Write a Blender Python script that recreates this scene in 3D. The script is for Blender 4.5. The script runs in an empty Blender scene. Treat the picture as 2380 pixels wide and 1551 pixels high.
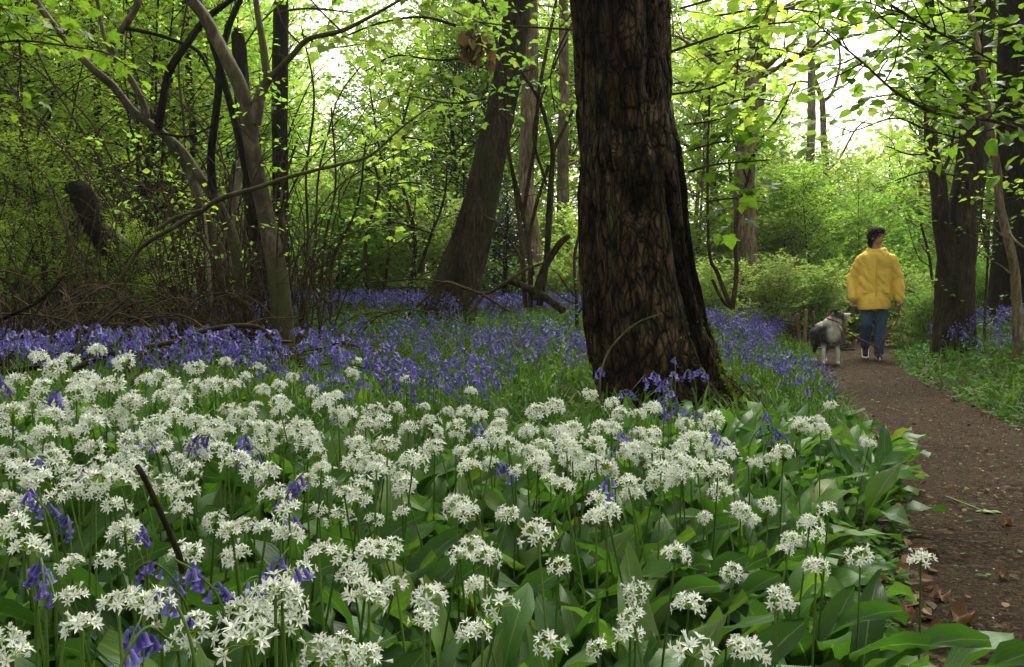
import bpy, math
import numpy as np
from math import radians, sin, cos, pi
from mathutils import Vector

# ------------------------------------------------------------------ camera
SC = bpy.context.scene
COL = SC.collection
F = 1850.0
CAMZ = 0.78
PITCH = math.atan(75.5 / F)
cam_d = bpy.data.cameras.new('camera')
cam = bpy.data.objects.new('camera', cam_d)
COL.objects.link(cam)
cam.location = (0, 0, CAMZ)
cam.rotation_euler = (radians(90) - PITCH, 0, 0)
cam_d.sensor_width = 36
cam_d.lens = F / 2380 * 36
cam_d.clip_start = 0.05
cam_d.clip_end = 1000
cam_d.dof.use_dof = False
SC.camera = cam

# ------------------------------------------------------------------ light
SUN_EL, SUN_AZ = radians(56), radians(20)      # azimuth from +Y towards +X
w = bpy.data.worlds.new('World'); SC.world = w; w.use_nodes = True
nt = w.node_tree
bg = nt.nodes['Background']
sky = nt.nodes.new('ShaderNodeTexSky'); sky.sky_type = 'NISHITA'; sky.sun_disc = False
sky.sun_elevation = SUN_EL; sky.sun_rotation = SUN_AZ
sky.air_density = 1.0; sky.dust_density = 5.0; sky.ozone_density = 1.0
hs = nt.nodes.new('ShaderNodeHueSaturation'); hs.inputs['Saturation'].default_value = 0.22
wm_ = nt.nodes.new('ShaderNodeMix'); wm_.data_type = 'RGBA'; wm_.blend_type = 'MULTIPLY'; wm_.inputs[0].default_value = 1; wm_.inputs[7].default_value = (1.0, .98, .90, 1)
nt.links.new(sky.outputs[0], hs.inputs['Color']); nt.links.new(hs.outputs[0], wm_.inputs[6]); nt.links.new(wm_.outputs[2], bg.inputs['Color'])
bg.inputs['Strength'].default_value = 0.15
sun_d = bpy.data.lights.new('sun', 'SUN'); sun_d.energy = 1.5; sun_d.angle = radians(25); sun_d.color = (1.0, 0.96, 0.88)
sun = bpy.data.objects.new('sun', sun_d); COL.objects.link(sun)
sd = Vector((sin(SUN_AZ) * cos(SUN_EL), cos(SUN_AZ) * cos(SUN_EL), sin(SUN_EL)))
sun.rotation_euler = (-sd).to_track_quat('-Z', 'Y').to_euler()
SC.view_settings.view_transform = 'Standard'; SC.view_settings.look = 'None'
SC.view_settings.exposure = 1.55; SC.view_settings.gamma = 1; SC.view_settings.use_curve_mapping = False
SC.cycles.max_bounces = 9; SC.cycles.diffuse_bounces = 8; SC.cycles.transmission_bounces = 8
SC.cycles.transparent_max_bounces = 4; SC.cycles.glossy_bounces = 2
SC.cycles.use_denoising = True
SC.cycles.caustics_reflective = False; SC.cycles.caustics_refractive = False
SC.render.use_persistent_data = False

RNG = np.random.default_rng(11)

# ------------------------------------------------------------------ view maths
def P(u, v, d):
    """the place in the wood that lies d metres ahead, measured on a 2380 px wide survey of the view"""
    cx = (u - 1190) / F; cz = -(v - 775.5) / F
    y = cos(PITCH) + cz * sin(PITCH); z = -sin(PITCH) + cz * cos(PITCH)
    return np.array([cx / y * d, d, CAMZ + z / y * d])

def uv_of(p):
    p = np.asarray(p, float)
    y = p[..., 1]; z = p[..., 2] - CAMZ
    f = y * cos(PITCH) - z * sin(PITCH); up = y * sin(PITCH) + z * cos(PITCH)
    return 1190 + F * p[..., 0] / f, 775.5 - F * up / f

def sm(a, b, x):
    t = np.clip((np.asarray(x, float) - a) / (b - a), 0, 1)
    return t * t * (3 - 2 * t)

# value noise
def _h(ix, iy, s):
    n = (ix.astype(np.int64) * 374761393 + iy.astype(np.int64) * 668265263 + s * 1274126177) & 0x7fffffff
    n = ((n ^ (n >> 13)) * 1274126177) & 0x7fffffff
    return ((n ^ (n >> 16)) & 0xffff) / 65535.0

def vn(x, y, s=0, px=0):
    x = np.asarray(x, float); y = np.asarray(y, float)
    x, y = np.broadcast_arrays(x, y)
    ix = np.floor(x); iy = np.floor(y); fx = x - ix; fy = y - iy
    fx = fx * fx * (3 - 2 * fx); fy = fy * fy * (3 - 2 * fy)
    ix1 = ix + 1
    if px: ix = ix % px; ix1 = ix1 % px
    a = _h(ix, iy, s); b = _h(ix1, iy, s); c = _h(ix, iy + 1, s); d = _h(ix1, iy + 1, s)
    return (a * (1 - fx) + b * fx) * (1 - fy) + (c * (1 - fx) + d * fx) * fy

def fbm(x, y, s=0, o=4):
    r = 0; a = .5
    for i in range(o):
        r = r + a * vn(np.asarray(x) * 2 ** i, np.asarray(y) * 2 ** i, s + i * 7); a *= .5
    return r / (1 - .5 ** o)

PY = np.array([-14, -6, 0, 1.7, 3.6, 4.8, 7.2, 9.6, 12, 14.4, 18, 24, 30])
PX = np.array([-2.2, -.4, 1.0, 1.62, 2.27, 2.58, 3.32, 4.12, 5.2, 6.6, 9.2, 14.0, 19])
PW = np.array([.75, .75, .78, .78, .52, .53, .50, .55, .62, .7, .7, .7, .7])
def path_x(y): return np.interp(y, PY, PX)
def path_w(y): return np.interp(y, PY, PW)

def H(x, y):
    x = np.asarray(x, float); y = np.asarray(y, float)
    d = x - path_x(y); e = np.abs(d) - path_w(y)
    s = sm(0.0, 1.0, e)
    left = (d < 0)
    zl = .10 * sm(0, .8, e) + .40 * sm(5, 11, y) * sm(0, 3, e) + .16 * sm(-.2, -1.3, x) * sm(1.0, 2.0, y) * (1 - .6 * sm(3, 6, y))
    zr = .08 * s + .33 * sm(4.5, 10, y) * sm(0, 1.8, e)
    z = np.where(left, zl, zr)
    z = z + .02 * np.maximum(y - 14, 0)
    z = z + .03 * (fbm(x * .9 + 40, y * .9, 3, 3) - .5) * (.3 + .7 * s)
    return z

# ------------------------------------------------------------------ mesh collector
def norm(a):
    a = np.asarray(a, float)
    return a / np.maximum(np.linalg.norm(a, axis=-1, keepdims=True), 1e-9)

class MB:
    def __init__(self): self.V = []; self.Fs = []; self.T = []; self.M = []; self.n = 0; self.A = []
    def add(self, V, Fc, tint=.5, mat=0, rib=None):
        if rib is not None: self.A.append((self.n, np.asarray(rib, float).ravel()))
        V = np.asarray(V, float).reshape(-1, 3); Fc = np.asarray(Fc, np.int64)
        self.V.append(V); self.Fs.append(Fc + self.n); m = len(Fc)
        self.T.append(np.broadcast_to(np.asarray(tint, float), (m,)).copy()); self.M.append(np.full(m, mat, np.int32))
        self.n += len(V); return self
    def place(self, tpl, pos, dy, nz, size, tint=None, mat=0):
        """copies of a small template (verts, faces) with local y along dy and local z near nz"""
        TV, TF = tpl; pos = np.asarray(pos, float).reshape(-1, 3); N = len(pos)
        if N == 0: return self
        Y = norm(dy); X = norm(np.cross(Y, nz)); Z = np.cross(X, Y)
        size = np.broadcast_to(np.asarray(size, float).reshape(-1, 1) if np.ndim(size) < 2 else np.asarray(size), (N, 3) if np.ndim(size) == 2 else (N, 1))
        if size.shape[1] == 1: size = np.repeat(size, 3, 1)
        L = TV[None, :, :] * size[:, None, :]
        W = pos[:, None, :] + L[..., 0:1] * X[:, None, :] + L[..., 1:2] * Y[:, None, :] + L[..., 2:3] * Z[:, None, :]
        if tint is None: tint = RNG.random(N)
        tint = np.broadcast_to(np.asarray(tint, float), (N,))
        k = len(TV); off = (np.arange(N) * k)[:, None, None]
        groups = TF if isinstance(TF, list) else [TF]
        self.V.append(W.reshape(-1, 3))
        for i, fc in enumerate(groups):
            g = (fc[None] + off).reshape(-1, fc.shape[1]) + self.n
            self.Fs.append(g); self.T.append(np.repeat(tint, len(fc)))
            self.M.append(np.full(len(g), mat + (i if isinstance(TF, list) else 0), np.int32))
        self.n += N * k; return self
    def mesh(self, name, mats, smooth=False):
        me = bpy.data.meshes.new(name)
        if not self.V: return me
        V = np.concatenate(self.V)
        lt = np.concatenate([np.full(len(f), f.shape[1]) for f in self.Fs]); lv = np.concatenate([f.ravel() for f in self.Fs])
        me.vertices.add(len(V)); me.vertices.foreach_set('co', V.ravel())
        me.loops.add(len(lv)); me.loops.foreach_set('vertex_index', lv.astype(np.int32))
        me.polygons.add(len(lt)); st = np.concatenate([[0], np.cumsum(lt)[:-1]])
        me.polygons.foreach_set('loop_start', st.astype(np.int32))
        me.polygons.foreach_set('loop_total', lt.astype(np.int32))
        me.polygons.foreach_set('use_smooth', np.full(len(lt), smooth))
        me.polygons.foreach_set('material_index', np.concatenate(self.M))
        at = me.attributes.new('tint', 'FLOAT', 'FACE'); at.data.foreach_set('value', np.concatenate(self.T).astype(np.float32))
        if self.A:
            ra = np.zeros(len(V), np.float32)
            for s_, v_ in self.A: ra[s_:s_ + len(v_)] = v_
            me.attributes.new('rib', 'FLOAT', 'POINT').data.foreach_set('value', ra)
        me.update(calc_edges=True); me.validate()
        for m in (mats if isinstance(mats, (list, tuple)) else [mats]): me.materials.append(m)
        return me
    def build(self, name, mats, parent=None, smooth=False):
        return link(name, self.mesh(name, mats, smooth), parent)

def link(name, data, parent=None, loc=None):
    o = bpy.data.objects.new(name, data); COL.objects.link(o)
    if parent is not None: o.parent = parent
    if loc is not None: o.location = loc
    return o
def tag(o, label=None, cat=None, group=None, kind=None):
    if label: o['label'] = label
    if cat: o['category'] = cat
    if group: o['group'] = group
    if kind: o['kind'] = kind
    return o
def thing(name, loc, label, cat, group=None, rz=0, sc=1):
    o = link(name, None, None, loc); o.empty_display_size = .1; o.rotation_euler = (0, 0, rz); o.scale = (sc, sc, sc)
    return tag(o, label, cat, group)
def copy_tree(o, parent=None):
    c = o.copy(); COL.objects.link(c); c.parent = parent
    for ch in [x for x in o.children]: copy_tree(ch, c)
    return c

def spline(pts, n):
    """smooth curve through points (any number of columns)"""
    p = np.asarray(pts, float)
    if len(p) == 2: return p[0] + (p[1] - p[0]) * np.linspace(0, 1, n)[:, None]
    q = np.vstack([2 * p[0] - p[1], p, 2 * p[-1] - p[-2]])
    t = np.linspace(0, len(p) - 1 - 1e-6, n); i = t.astype(int); f = (t - i)[:, None]
    a, b, c, d = q[i], q[i + 1], q[i + 2], q[i + 3]
    return .5 * (2 * b + (c - a) * f + (2 * a - 5 * b + 4 * c - d) * f ** 2 + (3 * b - a - 3 * c + d) * f ** 3)

def frames(p):
    T = norm(np.gradient(p, axis=0)); n = len(p); N = np.zeros_like(p)
    r = np.array([0, 1., 0]) if abs(T[0][1]) < .9 else np.array([1., 0, 0])
    N[0] = norm(r - T[0] * r.dot(T[0]))
    for i in range(1, n):
        v = N[i - 1] - T[i] * N[i - 1].dot(T[i]); N[i] = norm(v)
    return T, N, np.cross(T, N)

def tube(mb, p, r, k=6, tint=.5, mat=0, cap=True, disp=None):
    p = np.asarray(p, float); n = len(p); r = np.broadcast_to(np.asarray(r, float), (n,))
    T, N, B = frames(p)
    a = np.arange(k) / k * 2 * pi
    R = r[:, None] * np.ones(k)[None]
    if disp is not None: R = R + disp(a[None, :], np.arange(n)[:, None], r[:, None])
    V = p[:, None] + R[..., None] * (np.cos(a)[None, :, None] * N[:, None] + np.sin(a)[None, :, None] * B[:, None])
    i = np.arange(n - 1)[:, None] * k; j = np.arange(k)[None]; j1 = (j + 1) % k
    Fc = np.stack([i + j, i + j1, i + k + j1, i + k + j], -1).reshape(-1, 4)
    mb.add(V, Fc, tint, mat)
    if cap:
        mb.add(np.vstack([V[-1], p[-1:] + T[-1] * r[-1] * .4]), [[q, (q + 1) % k, k] for q in range(k)], tint, mat)
    return mb

# ------------------------------------------------------------------ materials
def mat(name, rough=.7, spec=.3):
    m = bpy.data.materials.new(name); m.use_nodes = True
    b = m.node_tree.nodes['Principled BSDF']; b.inputs['Roughness'].default_value = rough
    b.inputs['Specular IOR Level'].default_value = spec
    return m, m.node_tree, b
def ramp(nt, fac, stops, interp='LINEAR'):
    r = nt.nodes.new('ShaderNodeValToRGB'); r.color_ramp.interpolation = interp
    while len(r.color_ramp.elements) < len(stops): r.color_ramp.elements.new(.5)
    for e, (p, c) in zip(r.color_ramp.elements, stops): e.position = p; e.color = (*c, 1)
    if fac is not None: nt.links.new(fac, r.inputs[0])
    return r.outputs[0]
def noise(nt, scale, detail=3, vec=None, rough=.6, dist=0):
    n = nt.nodes.new('ShaderNodeTexNoise'); n.inputs['Scale'].default_value = scale; n.inputs['Detail'].default_value = detail
    n.inputs['Roughness'].default_value = rough; n.inputs['Distortion'].default_value = dist
    if vec is not None: nt.links.new(vec, n.inputs['Vector'])
    return n.outputs['Fac']
def coords(nt, scale=(1, 1, 1), kind='Object'):
    t = nt.nodes.new('ShaderNodeTexCoord'); mp = nt.nodes.new('ShaderNodeMapping'); mp.inputs['Scale'].default_value = scale
    nt.links.new(t.outputs[kind], mp.inputs['Vector']); return mp.outputs[0]
def mix(nt, f, a, b, mode='MIX'):
    m = nt.nodes.new('ShaderNodeMix'); m.data_type = 'RGBA'; m.blend_type = mode
    for s, i in ((f, 0), (a, 6), (b, 7)):
        if isinstance(s, (int, float)): m.inputs[i].default_value = s
        elif isinstance(s, tuple): m.inputs[i].default_value = (*s, 1)
        else: nt.links.new(s, m.inputs[i])
    return m.outputs[2]
def bump(nt, b, h, strength=.5, dist=.01):
    n = nt.nodes.new('ShaderNodeBump'); n.inputs['Strength'].default_value = strength; n.inputs['Distance'].default_value = dist
    nt.links.new(h, n.inputs['Height']); nt.links.new(n.outputs[0], b.inputs['Normal'])

def leaf_mat(name, stops, trans=.45, tgain=(1.3, 1.35, .6), rough=.55, spec=.12, objvar=.35, vein=0, ribs=False):
    m, nt, b = mat(name, rough, spec)
    at = nt.nodes.new('ShaderNodeAttribute'); at.attribute_name = 'tint'
    c = ramp(nt, at.outputs['Fac'], stops)
    if objvar:
        oi = nt.nodes.new('ShaderNodeObjectInfo')
        hsv = nt.nodes.new('ShaderNodeHueSaturation')
        mr = nt.nodes.new('ShaderNodeMapRange'); mr.inputs['To Min'].default_value = 1 - objvar; mr.inputs['To Max'].default_value = 1 + objvar
        nt.links.new(oi.outputs['Random'], mr.inputs['Value']); nt.links.new(mr.outputs[0], hsv.inputs['Value'])
        nt.links.new(c, hsv.inputs['Color']); c = hsv.outputs[0]
    if vein:
        f = noise(nt, vein, 2, coords(nt)); c = mix(nt, f, c, mix(nt, 1.0, c, (.55, .6, .5), 'MULTIPLY'))
    if ribs:
        ra = nt.nodes.new('ShaderNodeAttribute'); ra.attribute_name = 'rib'
        def mth(op, a, v=None):
            q = nt.nodes.new('ShaderNodeMath'); q.operation = op; nt.links.new(a, q.inputs[0])
            if v is not None: q.inputs[1].default_value = v
            return q.outputs[0]
        ab = mth('ABSOLUTE', ra.outputs['Fac']); c = mix(nt, ramp(nt, ab, [(.0, (.55,) * 3), (.07, (0, 0, 0))]), c, (.20, .28, .07))
        sn = mth('SINE', mth('MULTIPLY', ra.outputs['Fac'], 42)); c = mix(nt, ramp(nt, sn, [(.0, (0, 0, 0)), (1, (.16,) * 3)]), c, mix(nt, 1.0, c, (.6, .65, .6), 'MULTIPLY'))
        sp = noise(nt, 55, 2, coords(nt)); c = mix(nt, ramp(nt, sp, [(.70, (0, 0, 0)), (.76, (.8,) * 3)]), c, (.14, .13, .03))
        bump(nt, b, sn, .12, .0015)
    nt.links.new(c, b.inputs['Base Color'])
    tr = nt.nodes.new('ShaderNodeBsdfTranslucent')
    nt.links.new(mix(nt, 1.0, c, tgain, 'MULTIPLY'), tr.inputs['Color'])
    ms = nt.nodes.new('ShaderNodeMixShader'); ms.inputs[0].default_value = trans
    nt.links.new(b.outputs[0], ms.inputs[1]); nt.links.new(tr.outputs[0], ms.inputs[2])
    nt.links.new(ms.outputs[0], nt.nodes['Material Output'].inputs['Surface'])
    return m

M = {}
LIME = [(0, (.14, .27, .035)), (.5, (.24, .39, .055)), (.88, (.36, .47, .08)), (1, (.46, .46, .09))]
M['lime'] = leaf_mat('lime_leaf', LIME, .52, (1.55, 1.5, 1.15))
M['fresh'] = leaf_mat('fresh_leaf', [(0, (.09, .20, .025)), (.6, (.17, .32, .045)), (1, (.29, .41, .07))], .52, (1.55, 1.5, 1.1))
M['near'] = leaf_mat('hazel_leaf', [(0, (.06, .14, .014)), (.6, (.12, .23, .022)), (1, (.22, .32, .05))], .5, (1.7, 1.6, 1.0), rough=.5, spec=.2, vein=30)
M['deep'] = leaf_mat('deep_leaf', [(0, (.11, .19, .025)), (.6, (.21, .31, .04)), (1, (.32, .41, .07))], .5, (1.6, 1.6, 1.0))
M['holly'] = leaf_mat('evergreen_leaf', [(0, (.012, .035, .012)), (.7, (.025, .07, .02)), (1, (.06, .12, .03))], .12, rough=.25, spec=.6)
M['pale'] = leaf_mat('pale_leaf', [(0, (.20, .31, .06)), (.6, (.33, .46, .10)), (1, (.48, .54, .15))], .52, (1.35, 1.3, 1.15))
M['garlic'] = leaf_mat('garlic_leaf', [(0, (.030, .082, .014)), (.6, (.055, .130, .022)), (.97, (.09, .17, .03)), (1, (.14, .17, .03))], .32, (1.8, 1.9, .9), rough=.45, spec=.25, objvar=.3, vein=9, ribs=True)
M['blade'] = leaf_mat('blade_leaf', [(0, (.025, .065, .010)), (.6, (.05, .12, .014)), (1, (.11, .18, .025))], .3, (1.4, 1.5, .6), rough=.55, spec=.1, objvar=0)
M['herb'] = leaf_mat('herb_leaf', [(0, (.028, .075, .010)), (.6, (.055, .135, .016)), (1, (.11, .20, .025))], .3, (1.4, 1.5, .6), rough=.6, spec=.1, objvar=0)
M['stalk'] = leaf_mat('green_stalk', [(0, (.05, .10, .015)), (1, (.10, .17, .03))], .15, rough=.4, objvar=0)
M['petal'] = leaf_mat('white_petal', [(0, (.60, .62, .54)), (1, (.75, .77, .70))], .3, (1, 1, .95), rough=.5, spec=.3, objvar=.03)
M['ovary'] = leaf_mat('green_ovary', [(0, (.20, .30, .05)), (1, (.30, .38, .09))], .2, objvar=0)
M['bell'] = leaf_mat('bluebell_petal', [(0, (.075, .055, .22)), (.5, (.125, .10, .35)), (.8, (.18, .15, .44)), (1, (.31, .28, .55))], .35, (1.2, 1.15, 1.3), rough=.5, objvar=.2)
M['dry'] = leaf_mat('dry_leaf', [(0, (.04, .022, .010)), (.6, (.10, .056, .024)), (1, (.21, .135, .065))], .15, (1.2, 1, .6), rough=.6, objvar=0)
M['chip'] = leaf_mat('bark_chip', [(0, (.012, .007, .004)), (.5, (.040, .023, .013)), (.85, (.085, .045, .025)), (.96, (.08, .052, .032)), (1, (.34, .29, .24))], .0, rough=.9, spec=.06, objvar=0)

def bark_mat(name, dark, midc, light, moss=None, scale=1., rough=.8, bs=1., moss_amt=.5, stretch=.18, bd=.03, spec=.04):
    m, nt, b = mat(name, rough, spec)
    v = coords(nt, (scale, scale, scale * stretch))
    n1 = noise(nt, 22, 5, v, .65, .4); n2 = noise(nt, 3.2, 3, coords(nt, (1, 1, .5)), .6)
    c = ramp(nt, n1, [(.32, dark), (.5, midc), (.68, light)])
    c = mix(nt, ramp(nt, n2, [(.38, (0, 0, 0)), (.62, (1, 1, 1))]), mix(nt, 1.0, c, (.45, .42, .4), 'MULTIPLY'), c)
    if moss:
        n3 = noise(nt, 2.4, 4, coords(nt, (1, 1, .6)), .7)
        c = mix(nt, ramp(nt, n3, [(.62 - .25 * moss_amt, (0, 0, 0)), (.75 - .2 * moss_amt, (1, 1, 1))]), c, mix(nt, n1, (moss[0] * .3, moss[1] * .3, moss[2] * .3), moss))
    nt.links.new(c, b.inputs['Base Color'])
    bump(nt, b, n1, bs, bd)
    return m
BW_ = bark_mat('wet_dark_bark', (.005, .003, .0015), (.060, .032, .011), (.22, .13, .045), (.10, .095, .02), 1.0, .6, 1.0, .35, .16, .05, .12)
def wet_bark():
    m, nt, b = mat('wet_dark_bark', .7, .06)
    v = coords(nt, (1, 1, .26)); n0 = nt.nodes.new('ShaderNodeTexNoise'); n0.inputs['Scale'].default_value = 5; n0.inputs['Detail'].default_value = 3
    nt.links.new(v, n0.inputs['Vector']); va = nt.nodes.new('ShaderNodeVectorMath'); va.operation = 'SCALE'; va.inputs[3].default_value = .12
    nt.links.new(n0.outputs['Color'], va.inputs[0]); vb = nt.nodes.new('ShaderNodeVectorMath'); nt.links.new(v, vb.inputs[0]); nt.links.new(va.outputs[0], vb.inputs[1])
    def vor(s, feat='DISTANCE_TO_EDGE'):
        x = nt.nodes.new('ShaderNodeTexVoronoi'); x.feature = feat; x.inputs['Scale'].default_value = s; nt.links.new(vb.outputs[0], x.inputs['Vector']); return x.outputs['Distance']
    e1 = ramp(nt, vor(13), [(0, (0, 0, 0)), (.07, (.5, .5, .5)), (.22, (1, 1, 1))]); e2 = ramp(nt, vor(34), [(0, (.2,) * 3), (.14, (1, 1, 1))])
    f = noise(nt, 42, 7, coords(nt, (1, 1, .3)), .8); g = noise(nt, 2.1, 4, coords(nt, (1, 1, .5)), .65); h = noise(nt, 9, 4, coords(nt, (1, 1, .3)), .7)
    c = ramp(nt, f, [(.30, (.020, .012, .007)), (.44, (.055, .034, .018)), (.56, (.115, .074, .040)), (.72, (.24, .17, .095))])
    c = mix(nt, ramp(nt, h, [(.52, (0, 0, 0)), (.68, (1, 1, 1))]), c, mix(nt, f, (.018, .022, .007), (.12, .125, .045)))
    c = mix(nt, 1.0, c, mix(nt, 1.0, e1, e2, 'MULTIPLY'), 'MULTIPLY')
    c = mix(nt, ramp(nt, g, [(.44, (0, 0, 0)), (.54, (1, 1, 1))]), mix(nt, 1.0, c, (.42, .34, .28), 'MULTIPLY'), c)
    nt.links.new(c, b.inputs['Base Color'])
    bump(nt, b, mix(nt, .35, mix(nt, 1.0, e1, e2, 'MULTIPLY'), f), 1.0, .035)
    return m
M['bark_wet'] = wet_bark()
M['bark_brown'] = bark_mat('brown_bark', (.010, .007, .004), (.035, .025, .014), (.085, .064, .036), (.04, .048, .014), 1.6, moss_amt=.6)
M['bark_grey'] = bark_mat('smooth_grey_bark', (.030, .022, .014), (.070, .054, .034), (.15, .12, .075), (.07, .075, .025), .8, .6, .35, .7, .5, .006)
M['bark_dark'] = bark_mat('dark_bark', (.004, .003, .002), (.013, .009, .005), (.034, .025, .014), (.02, .024, .009), 1.6, moss_amt=.5)
M['bark_tan'] = bark_mat('tan_bark', (.06, .04, .025), (.19, .14, .09), (.34, .27, .18), (.12, .13, .04), 1.5, moss_amt=.4)
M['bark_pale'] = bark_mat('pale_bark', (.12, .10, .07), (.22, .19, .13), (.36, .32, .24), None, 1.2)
M['twig'] = bark_mat('brown_twig', (.018, .012, .006), (.048, .034, .018), (.11, .082, .046), None, 3, bs=.3, stretch=.6, bd=.003)
M['moss'] = leaf_mat('green_moss', [(0, (.03, .05, .006)), (.6, (.08, .12, .012)), (1, (.17, .22, .02))], .2, rough=.9, spec=.1, objvar=0)

# ------------------------------------------------------------------ ground
def axis(lo, hi, fine, grow, c=0.):
    a = [c]; s = fine
    while a[-1] < hi: a.append(a[-1] + s); s = fine + grow * (a[-1] - c)
    b = [c]; s = fine
    while b[-1] > lo: b.append(b[-1] - s); s = fine + grow * (c - b[-1])
    return np.array(b[:0:-1] + a)
gx = axis(-60, 60, .06, .035, 1.0); gy = axis(-30, 90, .06, .03, 2.0)
GX, GY = np.meshgrid(gx, gy)
def sheet(X, Y, Z):
    n, k = X.shape; i = np.arange(n - 1)[:, None] * k; j = np.arange(k - 1)[None]
    return np.stack([X, Y, Z], -1).reshape(-1, 3), np.stack([i + j, i + j + 1, i + k + j + 1, i + k + j], -1).reshape(-1, 4)
GZ = H(GX, GY) + .012 * (fbm(GX * 5, GY * 5, 9, 3) - .5)
mb = MB(); mb.add(*sheet(GX, GY, GZ))
gm, gt, gb = mat('woodland_soil', .9, .1)
gv = coords(gt)
c = ramp(gt, noise(gt, 9, 5, gv), [(.3, (.012, .010, .005)), (.5, (.035, .030, .012)), (.62, (.05, .06, .016)), (.75, (.10, .07, .035))])
gt.links.new(c, gb.inputs['Base Color']); bump(gt, gb, noise(gt, 40, 4, gv), .8, .02)
tag(mb.build('ground', gm, smooth=True), kind='structure')

# path sheet, irregular edges
py = axis(-13, 28, .035, .02, 2.0); pk = np.linspace(-1, 1, 71)
YY, KK = np.meshgrid(py, pk, indexing='ij')
edge = path_w(YY) * (1.0 + .22 * (fbm(YY * 1.7, np.where(KK < 0, 3., 9.) + 0 * KK, 21, 3) - .5)) + .05
XX = path_x(YY) + KK * edge
ZZ = H(XX, YY) + .010 + .034 * (fbm(XX * 4, YY * 4, 5, 4) - .5) - .018 * np.abs(KK) ** 8
mb = MB(); mb.add(*sheet(XX, YY, ZZ))
pm, pt, pb = mat('trodden_bark_mulch', .9, .05)
pv = coords(pt)
n1 = noise(pt, 38, 6, pv, .75, .6); n2 = noise(pt, 2.2, 3, pv); n3 = noise(pt, 110, 4, pv, .8)
c = ramp(pt, n1, [(.34, (.007, .0045, .0025)), (.48, (.020, .013, .007)), (.56, (.045, .030, .016)), (.66, (.13, .09, .052))])
c = mix(pt, ramp(pt, n2, [(.4, (0, 0, 0)), (.7, (1, 1, 1))]), c, ramp(pt, n3, [(.36, (.009, .006, .0035)), (.5, (.034, .023, .013)), (.64, (.11, .078, .046))]))
pt.links.new(c, pb.inputs['Base Color']); bump(pt, pb, n1, 1.0, .02)
tag(mb.build('path', pm, smooth=True), kind='structure')

# ------------------------------------------------------------------ leaf templates (unit length 1 along y)
def T(v, f): return np.array(v, float), np.array(f)
LEAF4 = T([(0, 0, 0), (-.42, .45, .10), (0, 1, -.06), (.42, .45, .10)], [(0, 3, 2), (0, 2, 1)])
LEAF6 = T([(0, 0, 0), (-.30, .22, .06), (-.33, .62, .06), (0, 1, -.12), (.33, .62, .06), (.30, .22, .06), (0, .45, -.03)],
          [(0, 5, 6), (5, 4, 6), (4, 3, 6), (3, 2, 6), (2, 1, 6), (1, 0, 6)])
_mp = [(0, 0, 0), (.16, -.08, -.03), (.42, .02, -.08), (.30, .20, .02), (.60, .50, -.10), (.34, .50, .03), (.30, .66, .02), (0, 1, -.12),
       (-.30, .66, .02), (-.34, .50, .03), (-.60, .50, -.10), (-.30, .20, .02), (-.42, .02, -.08), (-.16, -.08, -.03), (0, .38, .03)]
MAPLE = T(_mp, [(i, (i + 1) % 14, 14) for i in range(14)])
HERB = T([(0, 0, 0), (-.2, .35, .03), (-.55, .55, -.02), (-.2, .65, .02), (0, 1, -.06), (.2, .65, .02), (.55, .55, -.02), (.2, .35, .03)],
         [(0, 7, 6), (0, 6, 5), (0, 5, 4), (0, 4, 3), (0, 3, 2), (0, 2, 1)])

def rdir(n, up=0., s=1.):
    a = RNG.random(n) * 2 * pi; return np.stack([np.cos(a) * s, np.sin(a) * s, np.full(n, up)], -1)

def leaves_along(p, spacing, size, rng):
    """positions, directions, normals of leaves along a polyline"""
    seg = np.linalg.norm(np.diff(p, axis=0), axis=1); L = seg.sum(); n = max(2, int(L / spacing))
    t = np.linspace(.12, 1, n); cs = np.concatenate([[0], np.cumsum(seg)]) / L
    pos = np.stack([np.interp(t, cs, p[:, k]) for k in range(3)], -1)
    d = norm(np.stack([np.interp(t, cs, g) for g in np.gradient(p, axis=0).T], -1))
    side = norm(np.cross(d, [0, 0, 1]) + 1e-6) * np.where(np.arange(n) % 2, 1, -1)[:, None]
    dy = d * .55 + side * (.7 + .2 * rng.random((n, 1))) + rng.normal(0, .22, (n, 3)) + [0, 0, -.28]
    dy[-1] = d[-1] + [0, 0, -.2]
    nz = np.array([0, 0, 1.]) + rng.normal(0, .38, (n, 3))
    sz = size * rng.uniform(.6, 1.2, n)
    return pos + rng.normal(0, .012, (n, 3)), dy, nz, sz

def grow_branch(wood, L, start, d, length, r, rng, twigs, lsize, lsp, droop=.25, sub=True, k=4, plane=.35):
    n = 6; p = [np.array(start, float)]; dd = norm(np.array(d, float)); step = length / (n - 1)
    for i in range(n - 1):
        dd = norm(dd + rng.normal(0, .16, 3) + np.array([0, 0, .10 - droop * i / n])); p.append(p[-1] + dd * step)
    p = np.array(p); tube(wood, p, np.linspace(r, r * .25, n), k, rng.random(), cap=False)
    if sub:
        for j in range(twigs):
            t = .18 + .82 * (j + rng.random() * .6) / twigs; t = min(t, .98); i = int(t * (n - 1)); f = t * (n - 1) - i
            q = p[i] * (1 - f) + p[min(i + 1, n - 1)] * f; bd = norm(p[min(i + 1, n - 1)] - p[i])
            sd_ = norm(np.cross(bd, [0, 0, 1])) * (1 if j % 2 else -1)
            td = norm(bd * .6 + sd_ * .8 + rng.normal(0, .22, 3) + [0, 0, .05])
            grow_branch(wood, L, q, td, length * rng.uniform(.28, .5) * (1.15 - .6 * t), r * .4, rng, 0, lsize, lsp, droop, False, 3)
        L.append(leaves_along(p[2:], lsp * 1.6, lsize, rng))
    else:
        L.append(leaves_along(p, lsp, lsize, rng))
    return p

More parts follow.
